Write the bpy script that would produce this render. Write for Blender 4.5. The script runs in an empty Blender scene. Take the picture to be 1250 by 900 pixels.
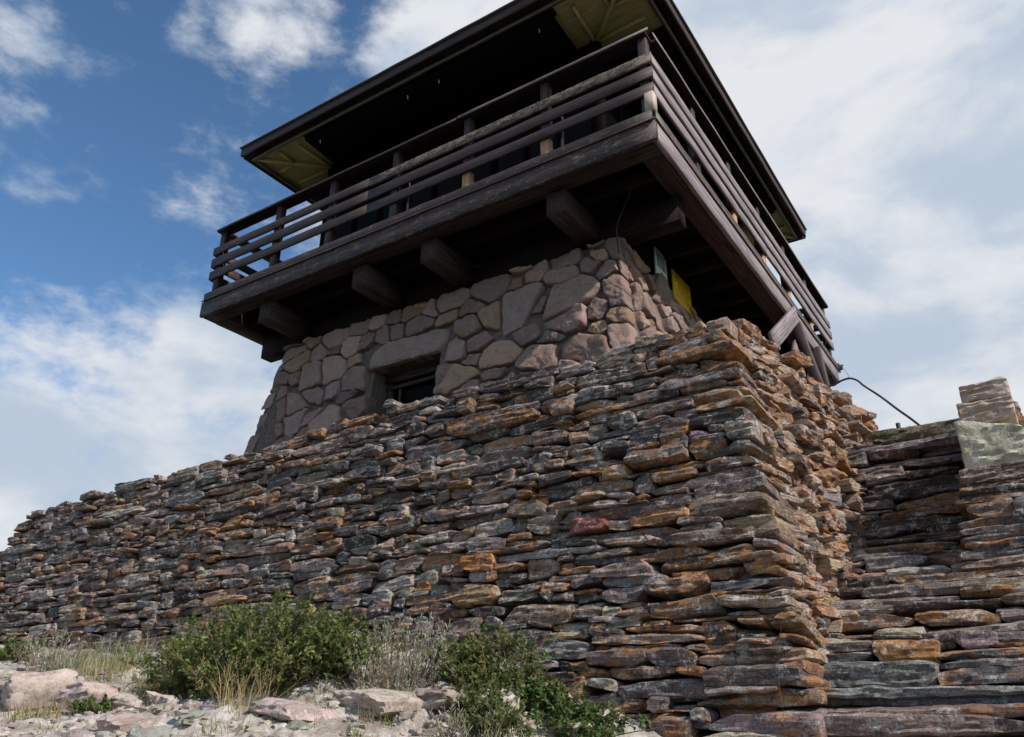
import bpy, math, random
import numpy as np
from mathutils import Matrix, Vector

S = bpy.context.scene
COL = S.collection
rad = math.radians

# ------------------------------------------------------------------ camera
CAM = np.array([2.343, -6.054, -5.271])
cam_d = bpy.data.cameras.new('camera')
cam = bpy.data.objects.new('camera', cam_d)
COL.objects.link(cam)
R_, U_, F_ = np.array([0.8340, 0.5518, 0.0051]), np.array([0.2190, -0.3389, 0.9150]), np.array([-0.5064, 0.7619, 0.4033])
F_ /= np.linalg.norm(F_); R_ -= F_ * (R_ @ F_); R_ /= np.linalg.norm(R_); U_ = np.cross(R_, F_)
cam.matrix_world = Matrix(((R_[0], U_[0], -F_[0], CAM[0]), (R_[1], U_[1], -F_[1], CAM[1]),
                           (R_[2], U_[2], -F_[2], CAM[2]), (0, 0, 0, 1)))
cam_d.sensor_fit = 'HORIZONTAL'; cam_d.sensor_width = 36.0
cam_d.lens = 989.5 / 1250 * 36
cam_d.clip_start = 0.05; cam_d.clip_end = 9000
S.camera = cam

# ------------------------------------------------------------------ exposure, sun, sky
S.view_settings.view_transform = 'Standard'; S.view_settings.look = 'None'
S.view_settings.gamma = 1.0; S.view_settings.use_curve_mapping = False
S.view_settings.exposure = 0.0
SUN = Vector((0.76, -0.13, 0.64)).normalized()          # towards the sun
sd = bpy.data.lights.new('sun', 'SUN'); sd.energy = 5.0; sd.angle = rad(1.0); sd.color = (1.0, 0.94, 0.86)
so = bpy.data.objects.new('sun', sd); COL.objects.link(so)
so.rotation_euler = SUN.to_track_quat('Z', 'Y').to_euler()


class NT:
    """tiny node helper"""
    def __init__(s, tree):
        s.t = tree; s.n = tree.nodes; s.l = tree.links
    def new(s, typ, inputs=None, **props):
        n = s.n.new(typ)
        for k, v in props.items(): setattr(n, k, v)
        for k, v in (inputs or {}).items(): s.set(n.inputs[k], v)
        return n
    def set(s, sock, v):
        if isinstance(v, bpy.types.NodeSocket): s.l.new(v, sock)
        else:
            if isinstance(v, (tuple, list)) and len(v) == 3 and sock.type == 'RGBA': v = (*v, 1)
            sock.default_value = v
    def math(s, op, a, b=0.0, c=0.0, clamp=False):
        n = s.new('ShaderNodeMath', {0: a, 1: b, 2: c}, operation=op); n.use_clamp = clamp; return n.outputs[0]
    def vmath(s, op, a, b=(0, 0, 0)):
        n = s.new('ShaderNodeVectorMath', {0: a, 1: b}, operation=op)
        return n.outputs['Value'] if op in ('DOT_PRODUCT', 'LENGTH') else n.outputs['Vector']
    def noise(s, vec, scale, detail=4, rough=0.55, dist=0.0):
        return s.new('ShaderNodeTexNoise', {'Vector': vec, 'Scale': scale, 'Detail': detail, 'Roughness': rough, 'Distortion': dist}).outputs['Fac']
    def ss(s, v, a, b, lo=0.0, hi=1.0):
        return s.new('ShaderNodeMapRange', {'Value': v, 'From Min': a, 'From Max': b, 'To Min': lo, 'To Max': hi}, interpolation_type='SMOOTHSTEP').outputs[0]
    def mix(s, f, a, b, blend='MIX'):
        n = s.new('ShaderNodeMix', data_type='RGBA', blend_type=blend)
        s.set(n.inputs[0], f); s.set(n.inputs[6], a); s.set(n.inputs[7], b); return n.outputs[2]


W = bpy.data.worlds.new('World'); S.world = W; W.use_nodes = True
w = NT(W.node_tree); w.n.clear()
sky = w.new('ShaderNodeTexSky', sky_type='NISHITA', sun_disc=False)
sky.sun_elevation = math.asin(SUN.z); sky.sun_rotation = math.atan2(SUN.x, SUN.y)
sky.altitude = 2600; sky.air_density = 1.0; sky.dust_density = 0.6; sky.ozone_density = 2.0
tc = w.new('ShaderNodeTexCoord').outputs['Generated']
dirv = w.vmath('NORMALIZE', tc)
vs = w.vmath('ADD', w.vmath('MULTIPLY', dirv, (1.0, 1.0, 1.9)), (3.3, 1.7, 0.4))
big = w.noise(vs, 5.5, 3, 0.5, 0.15)
fine = w.noise(vs, 15.0, 10, 0.62, 0.12)
cov = w.math('ADD', w.math('MULTIPLY', big, 0.45), w.math('MULTIPLY', fine, 0.55))
# where in the sky the cloud is thick (positive) or torn open (negative): centre direction, cosine half-width, amount
bias = 0.0
for d, c0, c1, amt in [((0.02, 0.90, 0.44), 0.80, 0.97, 0.34), ((-0.17, 0.70, 0.69), 0.90, 0.985, 0.25),
                       ((0.75, 0.55, 0.35), 0.45, 0.95, 0.25), ((0.3, -0.8, 0.5), 0.3, 0.9, 0.10),
                       ((-0.835, 0.48, 0.225), 0.955, 0.990, 0.26), ((-0.66, 0.49, 0.565), 0.988, 0.9985, 0.13),
                       ((-0.43, 0.555, 0.71), 0.988, 0.998, 0.17), ((-0.728, 0.231, 0.647), 0.995, 0.9995, 0.05),
                       ((-0.728, 0.329, 0.601), 0.990, 0.9993, 0.08), ((-0.758, 0.522, 0.391), 0.997, 0.9995, 0.10),
                       ((-0.80, 0.36, 0.48), 0.965, 0.995, -0.10), ((-0.62, 0.36, 0.69), 0.970, 0.997, -0.11), ((-0.577, 0.416, 0.702), 0.997, 0.9998, 0.14), ((-0.626, 0.364, 0.69), 0.998, 0.9998, 0.12)]:
    v = Vector(d).normalized()
    term = w.math('MULTIPLY', w.ss(w.vmath('DOT_PRODUCT', dirv, tuple(v)), c0, c1), amt)
    bias = w.math('ADD', term, bias)
cov = w.math('ADD', cov, bias)
mask = w.ss(cov, 0.45, 0.74)
shade = w.noise(w.vmath('ADD', vs, (5.1, 2.2, 0.7)), 4.2, 7, 0.55, 0.2)
ccol = w.mix(w.ss(shade, 0.38, 0.60), (3.3, 3.9, 4.7), (5.2, 5.35, 5.6))
skyc = w.mix(1.0, sky.outputs['Color'], (0.84, 1.08, 1.14), 'MULTIPLY')
allc = w.mix(mask, skyc, ccol)
bg = w.new('ShaderNodeBackground', {'Color': allc, 'Strength': 0.15})
w.l.new(bg.outputs[0], w.new('ShaderNodeOutputWorld').inputs['Surface'])

# ------------------------------------------------------------------ generic mesh helpers
rng = np.random.default_rng(7)
random.seed(7)


def vnoise(P, seed=0):
    """value noise in [-1,1], vectorised"""
    P = np.asarray(P, float); i = np.floor(P).astype(np.int64); f = P - i; f = f * f * (3 - 2 * f)
    def h(x, y, z):
        n = (x * 374761393 + y * 668265263 + z * 2147483647 + seed * 144665) & 0xFFFFFFFF
        n = ((n ^ (n >> 13)) * 1274126177) & 0xFFFFFFFF
        n = ((n ^ (n >> 16)) * 2246822519) & 0xFFFFFFFF
        return ((n ^ (n >> 15)) & 0xFFFFFF) / float(0xFFFFFF) * 2 - 1
    x, y, z = i[:, 0], i[:, 1], i[:, 2]; fx, fy, fz = f[:, 0], f[:, 1], f[:, 2]
    def lx(yy, zz): return h(x, yy, zz) * (1 - fx) + h(x + 1, yy, zz) * fx
    return ((lx(y, z) * (1 - fy) + lx(y + 1, z) * fy) * (1 - fz) + (lx(y, z + 1) * (1 - fy) + lx(y + 1, z + 1) * fy) * fz)


def fbm(P, seed=0, octs=4, gain=0.5):
    a, s, tot = 1.0, 0.0, 0.0
    P = np.asarray(P, float)
    for o in range(octs):
        s = s + a * vnoise(P * (2.03 ** o) + 17.3 * o, seed + o); tot += a; a *= gain
    return s / tot


def link(name, me, mats, parent=None):
    o = bpy.data.objects.new(name, me)
    for m in (mats if isinstance(mats, (list, tuple)) else [mats]): me.materials.append(m)
    COL.objects.link(o)
    if parent is not None: o.parent = parent
    return o


def mesh(name, V, faces, smooth_angle=None, attrs=None, mat_idx=None):
    """faces: ndarray (n,4)/(n,3), or a list of such arrays / of index tuples"""
    me = bpy.data.meshes.new(name)
    V = np.asarray(V, np.float32)
    groups = faces if isinstance(faces, list) else [faces]
    idx, tot = [], []
    for g in groups:
        g = np.asarray(g, np.int32)
        if g.ndim == 1: g = g[None]
        idx.append(g.ravel()); tot.append(np.full(len(g), g.shape[1], np.int32))
    idx = np.concatenate(idx); tot = np.concatenate(tot)
    me.vertices.add(len(V)); me.vertices.foreach_set('co', V.ravel())
    me.loops.add(len(idx)); me.loops.foreach_set('vertex_index', idx)
    me.polygons.add(len(tot))
    start = np.concatenate([[0], np.cumsum(tot)[:-1]]).astype(np.int32)
    me.polygons.foreach_set('loop_start', start); me.polygons.foreach_set('loop_total', tot)
    if mat_idx is not None: me.polygons.foreach_set('material_index', np.asarray(mat_idx, np.int32))
    me.update(calc_edges=True); me.validate()
    for k, a in (attrs or {}).items():
        a = np.asarray(a, np.float32)
        if a.ndim == 1: me.attributes.new(k, 'FLOAT', 'POINT').data.foreach_set('value', a)
        elif a.shape[1] == 4: me.attributes.new(k, 'FLOAT_COLOR', 'POINT').data.foreach_set('color', a.ravel())
        else: me.attributes.new(k, 'FLOAT_VECTOR', 'POINT').data.foreach_set('vector', a.ravel())
    if smooth_angle is not None:
        me.polygons.foreach_set('use_smooth', np.ones(len(me.polygons), bool))
        if smooth_angle < 180: me.set_sharp_from_angle(angle=rad(smooth_angle))
    return me


class MB:
    """collects pieces into one mesh"""
    def __init__(s): s.V, s.F, s.A, s.n = [], [], [], 0
    def add(s, V, F, **attrs):
        V = np.asarray(V, float)
        for f in (F if isinstance(F, list) else [F]): s.F.append(np.asarray(f) + s.n)
        s.V.append(V); s.A.append(attrs); s.n += len(V)
    def build(s, name, mats, parent=None, smooth=None):
        keys = s.A[0].keys()
        at = {k: np.concatenate([np.asarray(a[k], float) for a in s.A]) for k in keys}
        quads = [f for f in s.F if f.ndim == 2 and f.shape[1] == 4]; tris = [f for f in s.F if f.ndim == 2 and f.shape[1] == 3]
        other = [f for f in s.F if f.ndim == 1 or f.shape[1] > 4]
        G = ([np.concatenate(quads)] if quads else []) + ([np.concatenate(tris)] if tris else []) + other
        return link(name, mesh(name, np.concatenate(s.V), G, smooth, at), mats, parent)


def thing(name, label, cat, loc=(0, 0, 0), group=None, kind=None):
    o = bpy.data.objects.new(name, None); COL.objects.link(o); o.location = loc; o.empty_display_size = 0.2
    return tag(o, label, cat, group, kind)


def tag(o, label, cat, group=None, kind=None):
    o['label'] = label; o['category'] = cat
    if group: o['group'] = group
    if kind: o['kind'] = kind
    return o


def structure(o, label, cat):
    return tag(o, label, cat, kind='structure')


# ------------------------------------------------------------------ materials
def mat(name):
    m = bpy.data.materials.new(name); m.use_nodes = True
    t = NT(m.node_tree); t.n.clear()
    out = t.new('ShaderNodeOutputMaterial'); bs = t.new('ShaderNodeBsdfPrincipled')
    t.l.new(bs.outputs[0], out.inputs[0])
    return m, t, bs


def bump(t, bs, height, strength, dist):
    b = t.new('ShaderNodeBump', {'Height': height, 'Strength': strength, 'Distance': dist}); t.l.new(b.outputs[0], bs.inputs['Normal'])


def schist_material():
    m, t, bs = mat('schist')
    pos = t.new('ShaderNodeTexCoord').outputs['Object']
    at = t.new('ShaderNodeAttribute', attribute_name='Col'); base = at.outputs['Color']; rust = at.outputs['Alpha']
    strata = t.noise(t.vmath('MULTIPLY', pos, (8, 8, 75)), 1.0, 6, 0.68, 0.8)
    grain = t.noise(pos, 110, 4, 0.75)
    blot = t.noise(pos, 14, 6, 0.65, 0.4)
    tone = t.noise(pos, 5.5, 5, 0.6, 0.5)
    # weathering skin: every slab shades from its own colour to a common grey-brown
    c = t.mix(t.ss(tone, 0.42, 0.68, 0.0, 0.40), base, t.mix(t.ss(blot, 0.35, 0.65), (0.085, 0.062, 0.054), (0.31, 0.255, 0.225)))
    k = t.math('ADD', t.math('MULTIPLY', t.ss(strata, 0.28, 0.72), 0.75), t.math('MULTIPLY', t.ss(grain, 0.3, 0.72), 0.85))
    c = t.mix(1.0, c, t.math('ADD', t.math('MULTIPLY', k, 1.05), 0.08), 'MULTIPLY')
    # iron stain in blotches and along the bedding
    rn = t.math('ADD', t.noise(t.vmath('MULTIPLY', pos, (8, 8, 24)), 1.0, 7, 0.7, 0.5), t.math('MULTIPLY', rust, 0.20))
    rmask = t.ss(rn, 0.57, 0.67)
    rcol = t.mix(t.ss(blot, 0.3, 0.68), (0.13, 0.052, 0.024), (0.50, 0.225, 0.070))
    c = t.mix(t.math('MULTIPLY', rmask, 0.85), c, t.mix(1.0, rcol, t.math('ADD', t.math('MULTIPLY', grain, 1.2), 0.38), 'MULTIPLY'))
    # pale crusty lichen, dark crust and a little orange lichen
    ln = t.noise(t.vmath('ADD', pos, (3, 1, 8)), 11, 8, 0.75, 0.3)
    lsp = t.noise(pos, 75, 4, 0.65)
    lm = t.ss(t.math('ADD', t.math('MULTIPLY', ln, 0.72), t.math('MULTIPLY', lsp, 0.36)), 0.565, 0.63)
    c = t.mix(t.math('MULTIPLY', lm, 0.8), c, t.mix(grain, (0.31, 0.285, 0.265), (0.68, 0.64, 0.60)))
    dn = t.noise(t.vmath('ADD', pos, (9, 4, 2)), 17, 8, 0.75, 0.3)
    c = t.mix(t.ss(dn, 0.525, 0.63, 0, 0.8), c, (0.030, 0.028, 0.030))
    on = t.noise(t.vmath('ADD', pos, (1, 7, 5)), 15, 8, 0.7, 0.2)
    c = t.mix(t.ss(on, 0.655, 0.70, 0, 0.75), c, (0.45, 0.17, 0.04))
    t.set(bs.inputs['Base Color'], c)
    t.set(bs.inputs['Roughness'], t.math('ADD', t.math('MULTIPLY', grain, 0.35), 0.5))
    t.set(bs.inputs['Specular IOR Level'], 0.35)
    h = t.math('ADD', t.math('MULTIPLY', strata, 1.0), t.math('MULTIPLY', grain, 0.45))
    bump(t, bs, h, 1.0, 0.016)
    return m


def granite_material():
    m, t, bs = mat('tower_stone')
    pos = t.new('ShaderNodeTexCoord').outputs['Object']
    at = t.new('ShaderNodeAttribute', attribute_name='Col'); base = at.outputs['Color']
    g = t.noise(pos, 120, 3, 0.75); b = t.noise(pos, 9, 5, 0.6, 0.4); pit = t.noise(pos, 34, 4, 0.6)
    c = t.mix(1.0, base, t.math('ADD', t.math('MULTIPLY', g, 1.2), t.math('MULTIPLY', b, 0.5)), 'MULTIPLY')
    c = t.mix(t.ss(pit, 0.60, 0.70, 0, 0.7), c, (0.05, 0.042, 0.04))
    c = t.mix(t.ss(b, 0.58, 0.72, 0, 0.55), c, (0.30, 0.275, 0.25))
    c = t.mix(t.ss(t.noise(t.vmath('ADD', pos, (4, 4, 1)), 7, 5, 0.6), 0.60, 0.72, 0, 0.6), c, (0.21, 0.135, 0.07))
    t.set(bs.inputs['Base Color'], c); t.set(bs.inputs['Roughness'], 0.85); t.set(bs.inputs['Specular IOR Level'], 0.25)
    bump(t, bs, t.math('ADD', t.math('MULTIPLY', g, 0.6), pit), 1.0, 0.02)
    return m


def plain_rock(name, c1, c2, sc=14, bs_=0.7):
    m, t, bs = mat(name)
    pos = t.new('ShaderNodeTexCoord').outputs['Object']
    n = t.noise(pos, sc, 7, 0.65, 0.3); g = t.noise(pos, sc * 8, 3, 0.7)
    c = t.mix(t.ss(n, 0.35, 0.68), c1, c2)
    c = t.mix(1.0, c, t.math('ADD', t.math('MULTIPLY', g, 0.9), 0.55), 'MULTIPLY')
    t.set(bs.inputs['Base Color'], c); t.set(bs.inputs['Roughness'], 0.9); t.set(bs.inputs['Specular IOR Level'], 0.2)
    bump(t, bs, t.math('ADD', n, t.math('MULTIPLY', g, 0.4)), bs_, 0.02)
    return m


def wood_material(name, dark, light, worn, spec=0.42, ro=0.36):
    m, t, bs = mat(name)
    g = t.new('ShaderNodeAttribute', attribute_name='grain').outputs['Vector']
    wear = t.new('ShaderNodeAttribute', attribute_name='wear').outputs['Fac']
    gr = t.noise(t.vmath('MULTIPLY', g, (2.2, 55, 55)), 1.0, 5, 0.65, 0.4)
    bl = t.noise(t.vmath('MULTIPLY', g, (3, 9, 9)), 1.0, 5, 0.6, 0.2)
    c = t.mix(t.ss(gr, 0.30, 0.72), dark, light)
    c = t.mix(t.ss(bl, 0.52, 0.75, 0, 0.5), c, tuple(0.55 * x for x in dark))
    pn = t.noise(t.vmath('MULTIPLY', g, (7, 16, 16)), 1.0, 7, 0.72, 0.3)
    sp = t.noise(t.vmath('MULTIPLY', g, (45, 75, 75)), 1.0, 4, 0.75)
    pm = t.math('ADD', t.math('ADD', t.math('MULTIPLY', pn, 0.5), t.math('MULTIPLY', sp, 0.5)), t.math('MULTIPLY', wear, 0.16))
    c = t.mix(t.ss(pm, 0.60, 0.68, 0, 0.85), c, t.mix(gr, tuple(0.45 * x for x in worn), worn))
    t.set(bs.inputs['Base Color'], c); t.set(bs.inputs['Roughness'], t.math('ADD', t.math('MULTIPLY', bl, 0.4), ro))
    t.set(bs.inputs['Specular IOR Level'], spec)
    bump(t, bs, t.math('ADD', gr, t.math('MULTIPLY', pm, 0.5)), 0.55, 0.006)
    return m


def simple(name, col, rough=0.6, metal=0.0, nsc=30, var=0.25):
    m, t, bs = mat(name)
    pos = t.new('ShaderNodeTexCoord').outputs['Object']
    n = t.noise(pos, nsc, 5, 0.6)
    c = t.mix(n, tuple(x * (1 - var) for x in col), tuple(min(1, x * (1 + var)) for x in col))
    t.set(bs.inputs['Base Color'], c); t.set(bs.inputs['Roughness'], rough); t.set(bs.inputs['Metallic'], metal)
    return m


def leaf_material(name, trans=0.35):
    m, t, bs = mat(name)
    at = t.new('ShaderNodeAttribute', attribute_name='Col').outputs['Color']
    t.set(bs.inputs['Base Color'], at); t.set(bs.inputs['Roughness'], 0.55); t.set(bs.inputs['Specular IOR Level'], 0.25)
    tr = t.new('ShaderNodeBsdfTranslucent', {'Color': t.mix(1.0, at, (1.1, 1.25, 0.6), 'MULTIPLY')})
    mx = t.new('ShaderNodeMixShader', {0: trans}); t.l.new(bs.outputs[0], mx.inputs[1]); t.l.new(tr.outputs[0], mx.inputs[2])
    t.l.new(mx.outputs[0], [n for n in t.n if n.type == 'OUTPUT_MATERIAL'][0].inputs[0])
    return m


M_SCHIST = schist_material()
M_GRAN = granite_material()
M_CORE = plain_rock('rubble_earth', (0.012, 0.009, 0.008), (0.028, 0.021, 0.018), 18)
M_MORTAR = plain_rock('mortar', (0.10, 0.080, 0.068), (0.17, 0.135, 0.115), 20)
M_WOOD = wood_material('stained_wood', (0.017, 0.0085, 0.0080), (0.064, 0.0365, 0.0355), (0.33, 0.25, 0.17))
M_SHADE_DEEP = wood_material('deep_shade_tone_wood', (0.009, 0.005, 0.0045), (0.028, 0.017, 0.015), (0.09, 0.06, 0.05), 0.12, 0.6)  # darkest wood copy: shade under deck and cap rail painted into the colour
M_SHADE = wood_material('shade_tone_wood', (0.020, 0.012, 0.011), (0.085, 0.056, 0.055), (0.20, 0.15, 0.12), 0.2, 0.55)  # mid-dark wood copy: shade on brackets and rim underside put into the colour
M_SUNLIT = wood_material('sunlit_tone_wood', (0.085, 0.064, 0.070), (0.32, 0.26, 0.275), (0.40, 0.34, 0.31))  # paler wood copy: sunlight on the right-facing boards put into the colour
M_RAW = wood_material('bare_wood', (0.30, 0.15, 0.07), (0.50, 0.29, 0.15), (0.62, 0.54, 0.44))
M_STRIP = wood_material('worn_edge_wood', (0.035, 0.022, 0.017), (0.16, 0.10, 0.065), (0.40, 0.33, 0.26))
M_OLIVE = wood_material('olive_soffit_paint', (0.38, 0.335, 0.165), (0.54, 0.49, 0.275), (0.10, 0.07, 0.03))
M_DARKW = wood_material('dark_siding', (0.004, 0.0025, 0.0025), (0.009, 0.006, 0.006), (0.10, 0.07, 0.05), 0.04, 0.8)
M_METAL = simple('grey_metal', (0.13, 0.12, 0.12), 0.45, 0.4)
M_ZINC = simple('pale_metal', (0.55, 0.55, 0.55), 0.4, 0.3)
M_CABLE = simple('black_cable', (0.03, 0.027, 0.026), 0.55)
M_WIRE = simple('thin_wire', (0.30, 0.27, 0.24), 0.5)
M_SHINGLE = simple('roof_shingle', (0.06, 0.045, 0.042), 0.9)
M_WHITE = simple('white_sign_paint', (0.74, 0.80, 0.79), 0.5, 0, 12, 0.08)
M_YELLOW = simple('yellow_sign_paint', (0.80, 0.50, 0.01), 0.5, 0, 9, 0.10)
M_INK = simple('sign_ink', (0.05, 0.07, 0.08), 0.5)
M_YINK = simple('sign_ink_on_yellow', (0.42, 0.23, 0.006), 0.5)
gm, gt, gb = mat('window_glass')
gt.set(gb.inputs['Base Color'], (0.004, 0.004, 0.004)); gt.set(gb.inputs['Roughness'], 0.15); gt.set(gb.inputs['Specular IOR Level'], 0.03)
M_GLASS = gm
M_LEAF = leaf_material('leaf')
M_SAGE = leaf_material('sage_leaf', 0.15)
M_STEM = simple('plant_stem', (0.16, 0.11, 0.07), 0.8)
M_STRAW = leaf_material('dry_grass', 0.25)

# ------------------------------------------------------------------ ground: one sheet, a rocky hilltop falling away to the horizon
ZX = np.array([-60, -12, -9, -5.8, -3.8, -1.4, -0.57, 0.17, 0.5, 0.94, 1.4, 3.0, 8, 60.])
ZZ = np.array([-9, -4.9, -4.6, -4.66, -4.80, -4.80, -4.88, -5.12, -5.28, -5.38, -5.5, -5.62, -5.8, -9.])


def ground_base(x, y):
    zb = np.interp(x, ZX, ZZ)
    s = -2.25 - y
    sp = np.maximum(s, 0)
    near = np.interp(x, [-6, -3.5, -1.6, 0, 1.5], [0.20, 0.30, 0.46, 0.34, 0.20])
    drop = near * np.minimum(sp, 0.95) + 0.13 * np.clip(sp - 0.95, 0, 1.1) + 0.62 * np.clip(sp - 2.05, 0, 6) + 0.22 * np.maximum(sp - 8, 0)
    back = 0.10 * np.maximum(-s - 1.5, 0) * 0
    r = np.hypot(x - 0, y - 2)
    far = 0.16 * np.maximum(r - 14, 0)
    z = zb - drop - back
    z = np.where(r > 14, np.maximum(z - far, -70 + 3 * np.sin(x * 0.011) * np.cos(y * 0.013)), z)
    return z


def ground_z(x, y):
    x = np.atleast_1d(np.asarray(x, float)); y = np.atleast_1d(np.asarray(y, float))
    z = ground_base(x, y)
    P = np.stack([x, y, np.zeros_like(x)], 1)
    n1 = fbm(P * 0.9, 11, 3); n2 = fbm(P * 3.4, 21, 4, 0.55); n3 = vnoise(P * 17, 31); n4 = vnoise(P * 41, 33)
    led = n2 * 4; led = (np.floor(led) + np.clip((led - np.floor(led) - 0.3) / 0.4, 0, 1)) / 4      # broken bedrock ledges
    fade = np.exp(-np.hypot(x, y + 3) / 14)
    return z + (0.07 * n1 + 0.085 * led + 0.016 * n3 + 0.007 * n4) * fade


def build_ground():
    ang = np.unique(np.concatenate([np.linspace(-math.pi, math.pi, 240, endpoint=False), np.radians(np.linspace(85, 168, 760))]))
    rr = np.concatenate([np.linspace(0.3, 2.2, 24, endpoint=False), np.linspace(2.2, 9, 300, endpoint=False), np.geomspace(9, 5000, 110)])
    A, Rr = np.meshgrid(ang, rr)
    x = CAM[0] + Rr * np.cos(A); y = CAM[1] + Rr * np.sin(A)
    z = ground_z(x.ravel(), y.ravel())
    V = np.stack([x.ravel(), y.ravel(), z], 1)
    na, nr = len(ang), len(rr)
    i = np.arange(nr - 1)[:, None] * na; j = np.arange(na)[None]; j2 = (j + 1) % na
    F = np.stack([i + j, i + j2, i + na + j2, i + na + j], -1).reshape(-1, 4)[:, ::-1]
    V = np.vstack([V, [CAM[0], CAM[1], ground_z(CAM[0], CAM[1])[0]]]); c = len(V) - 1
    T = np.stack([np.full(na, c), j[0], j2[0]], 1)
    me = mesh('ground', V, [F, T], 180)
    m, t, bs = mat('rocky_ground')
    pos = t.new('ShaderNodeTexCoord').outputs['Object']
    a = t.noise(pos, 2.3, 6, 0.62, 0.4); b = t.noise(pos, 11, 6, 0.68, 0.3); g = t.noise(pos, 70, 4, 0.75)
    c = t.mix(t.ss(b, 0.34, 0.62), (0.31, 0.26, 0.225), (0.56, 0.515, 0.475))
    c = t.mix(t.ss(a, 0.50, 0.68, 0, 0.85), c, (0.23, 0.18, 0.135))
    c = t.mix(t.ss(t.noise(pos, 27, 5, 0.7), 0.60, 0.70, 0, 0.7), c, (0.15, 0.125, 0.11))
    c = t.mix(1.0, c, t.math('ADD', t.math('MULTIPLY', g, 0.9), 0.5), 'MULTIPLY')
    # away from the bare hilltop the slopes are dark scrub and forest
    rd = t.math('ADD', t.vmath('LENGTH', t.vmath('MULTIPLY', t.vmath('SUBTRACT', pos, (-1.5, -3.0, 0)), (.55, 1.0, 0))), t.math('MULTIPLY', a, 1.6))
    scrub = t.mix(b, (0.035, 0.045, 0.020), (0.11, 0.095, 0.055))
    c = t.mix(t.ss(rd, 2.9, 5.0), c, scrub)
    t.set(bs.inputs['Base Color'], c); t.set(bs.inputs['Roughness'], 0.95); t.set(bs.inputs['Specular IOR Level'], 0.15)
    bump(t, bs, t.math('ADD', b, t.math('MULTIPLY', g, 0.5)), 0.8, 0.03)
    o = link('ground', me, m)
    structure(o, 'pale pinkish bare rock and dry earth of the hilltop below the walls', 'ground')


build_ground()

# ------------------------------------------------------------------ slabs of stone
_topo = {}


def box_topology(nx, ny, nz):
    key = (nx, ny, nz)
    if key in _topo: return _topo[key]
    ids, V, F = {}, [], []
    def vid(i, j, k):
        q = (i, j, k)
        if q not in ids: ids[q] = len(V); V.append((2 * i / nx - 1, 2 * j / ny - 1, 2 * k / nz - 1))
        return ids[q]
    for i in range(nx):
        for k in range(nz):
            F.append((vid(i, 0, k), vid(i + 1, 0, k), vid(i + 1, 0, k + 1), vid(i, 0, k + 1)))
            F.append((vid(i, ny, k), vid(i, ny, k + 1), vid(i + 1, ny, k + 1), vid(i + 1, ny, k)))
        for j in range(ny):
            F.append((vid(i, j, 0), vid(i, j + 1, 0), vid(i + 1, j + 1, 0), vid(i + 1, j, 0)))
            F.append((vid(i, j, nz), vid(i + 1, j, nz), vid(i + 1, j + 1, nz), vid(i, j + 1, nz)))
    for j in range(ny):
        for k in range(nz):
            F.append((vid(0, j, k), vid(0, j, k + 1), vid(0, j + 1, k + 1), vid(0, j + 1, k)))
            F.append((vid(nx, j, k), vid(nx, j + 1, k), vid(nx, j + 1, k + 1), vid(nx, j, k + 1)))
    _topo[key] = (np.array(V), np.array(F)); return _topo[key]


PAL = np.array([(.150, .142, .140), (.120, .105, .112), (.070, .069, .077), (.150, .112, .086), (.235, .185, .135), (.25, .155, .075),
                (.18, .090, .055), (.34, .325, .30), (.215, .208, .160), (.150, .158, .172), (.175, .135, .120), (.095, .080, .076)])
PW = np.array([20, 14, 10, 12, 8, 3.5, 2, 15, 4, 10, 9, 9.]); PW /= PW.sum()


def stone(L, D, T, det=1.0, rust=0.0, col=None, cuts=None, k=None, res=0.021):
    """irregular slab around the origin; x along, y depth (front = -y), z up -> V, F, Col"""
    nx = int(np.clip(L / res * det, 7, 40)); nz = int(np.clip(T / res * 1.7 * det, 4, 14)); ny = int(np.clip(D / 0.045 * det, 4, 9))
    P, F = box_topology(nx, ny, nz); P = P.copy()
    kk = k or rng.uniform(12, 40)
    q = np.sum(np.abs(P) ** kk, 1) ** (1 / kk); P = P / q[:, None]
    for _ in range(rng.integers(4, 8) if cuts is None else cuts):
        if rng.random() < .80: n = np.array([rng.choice([-1, 1]) * rng.uniform(.45, 1), rng.uniform(-.16, .08), rng.choice([-1, 1]) * rng.uniform(.15, 1.0)])
        else: n = np.array([rng.uniform(-.5, .5), -rng.uniform(.5, 1), rng.choice([-1, 1]) * rng.uniform(.1, .9)])
        d = np.abs(n).sum() * rng.uniform(.66, .96)
        e = P @ n - d; nn = n / (n @ n); P = P - np.maximum(e, 0)[:, None] * nn
    P[:, 2] *= 1 - rng.uniform(-.32, .32) * P[:, 0]
    P[:, 2] += rng.uniform(-.10, .10) * np.sin(P[:, 0] * rng.uniform(1.5, 3) + rng.uniform(0, 6))
    V = P * np.array([L, D, T]) / 2
    if col is None: col = PAL[rng.choice(len(PAL), p=PW)]
    c = np.array(col) * 1.12 * rng.uniform(.40, 1.75) * np.array([1.11, .985, .94]) * (1 + rng.uniform(-.05, .05, 3))
    c = np.minimum(c, c * .44 / max(c.max(), .44)); r = np.clip(rng.normal(.14 + rust, .34), 0, 1.3)
    C = np.tile(np.append(c, r), (len(V), 1))
    return V, F, C


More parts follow.
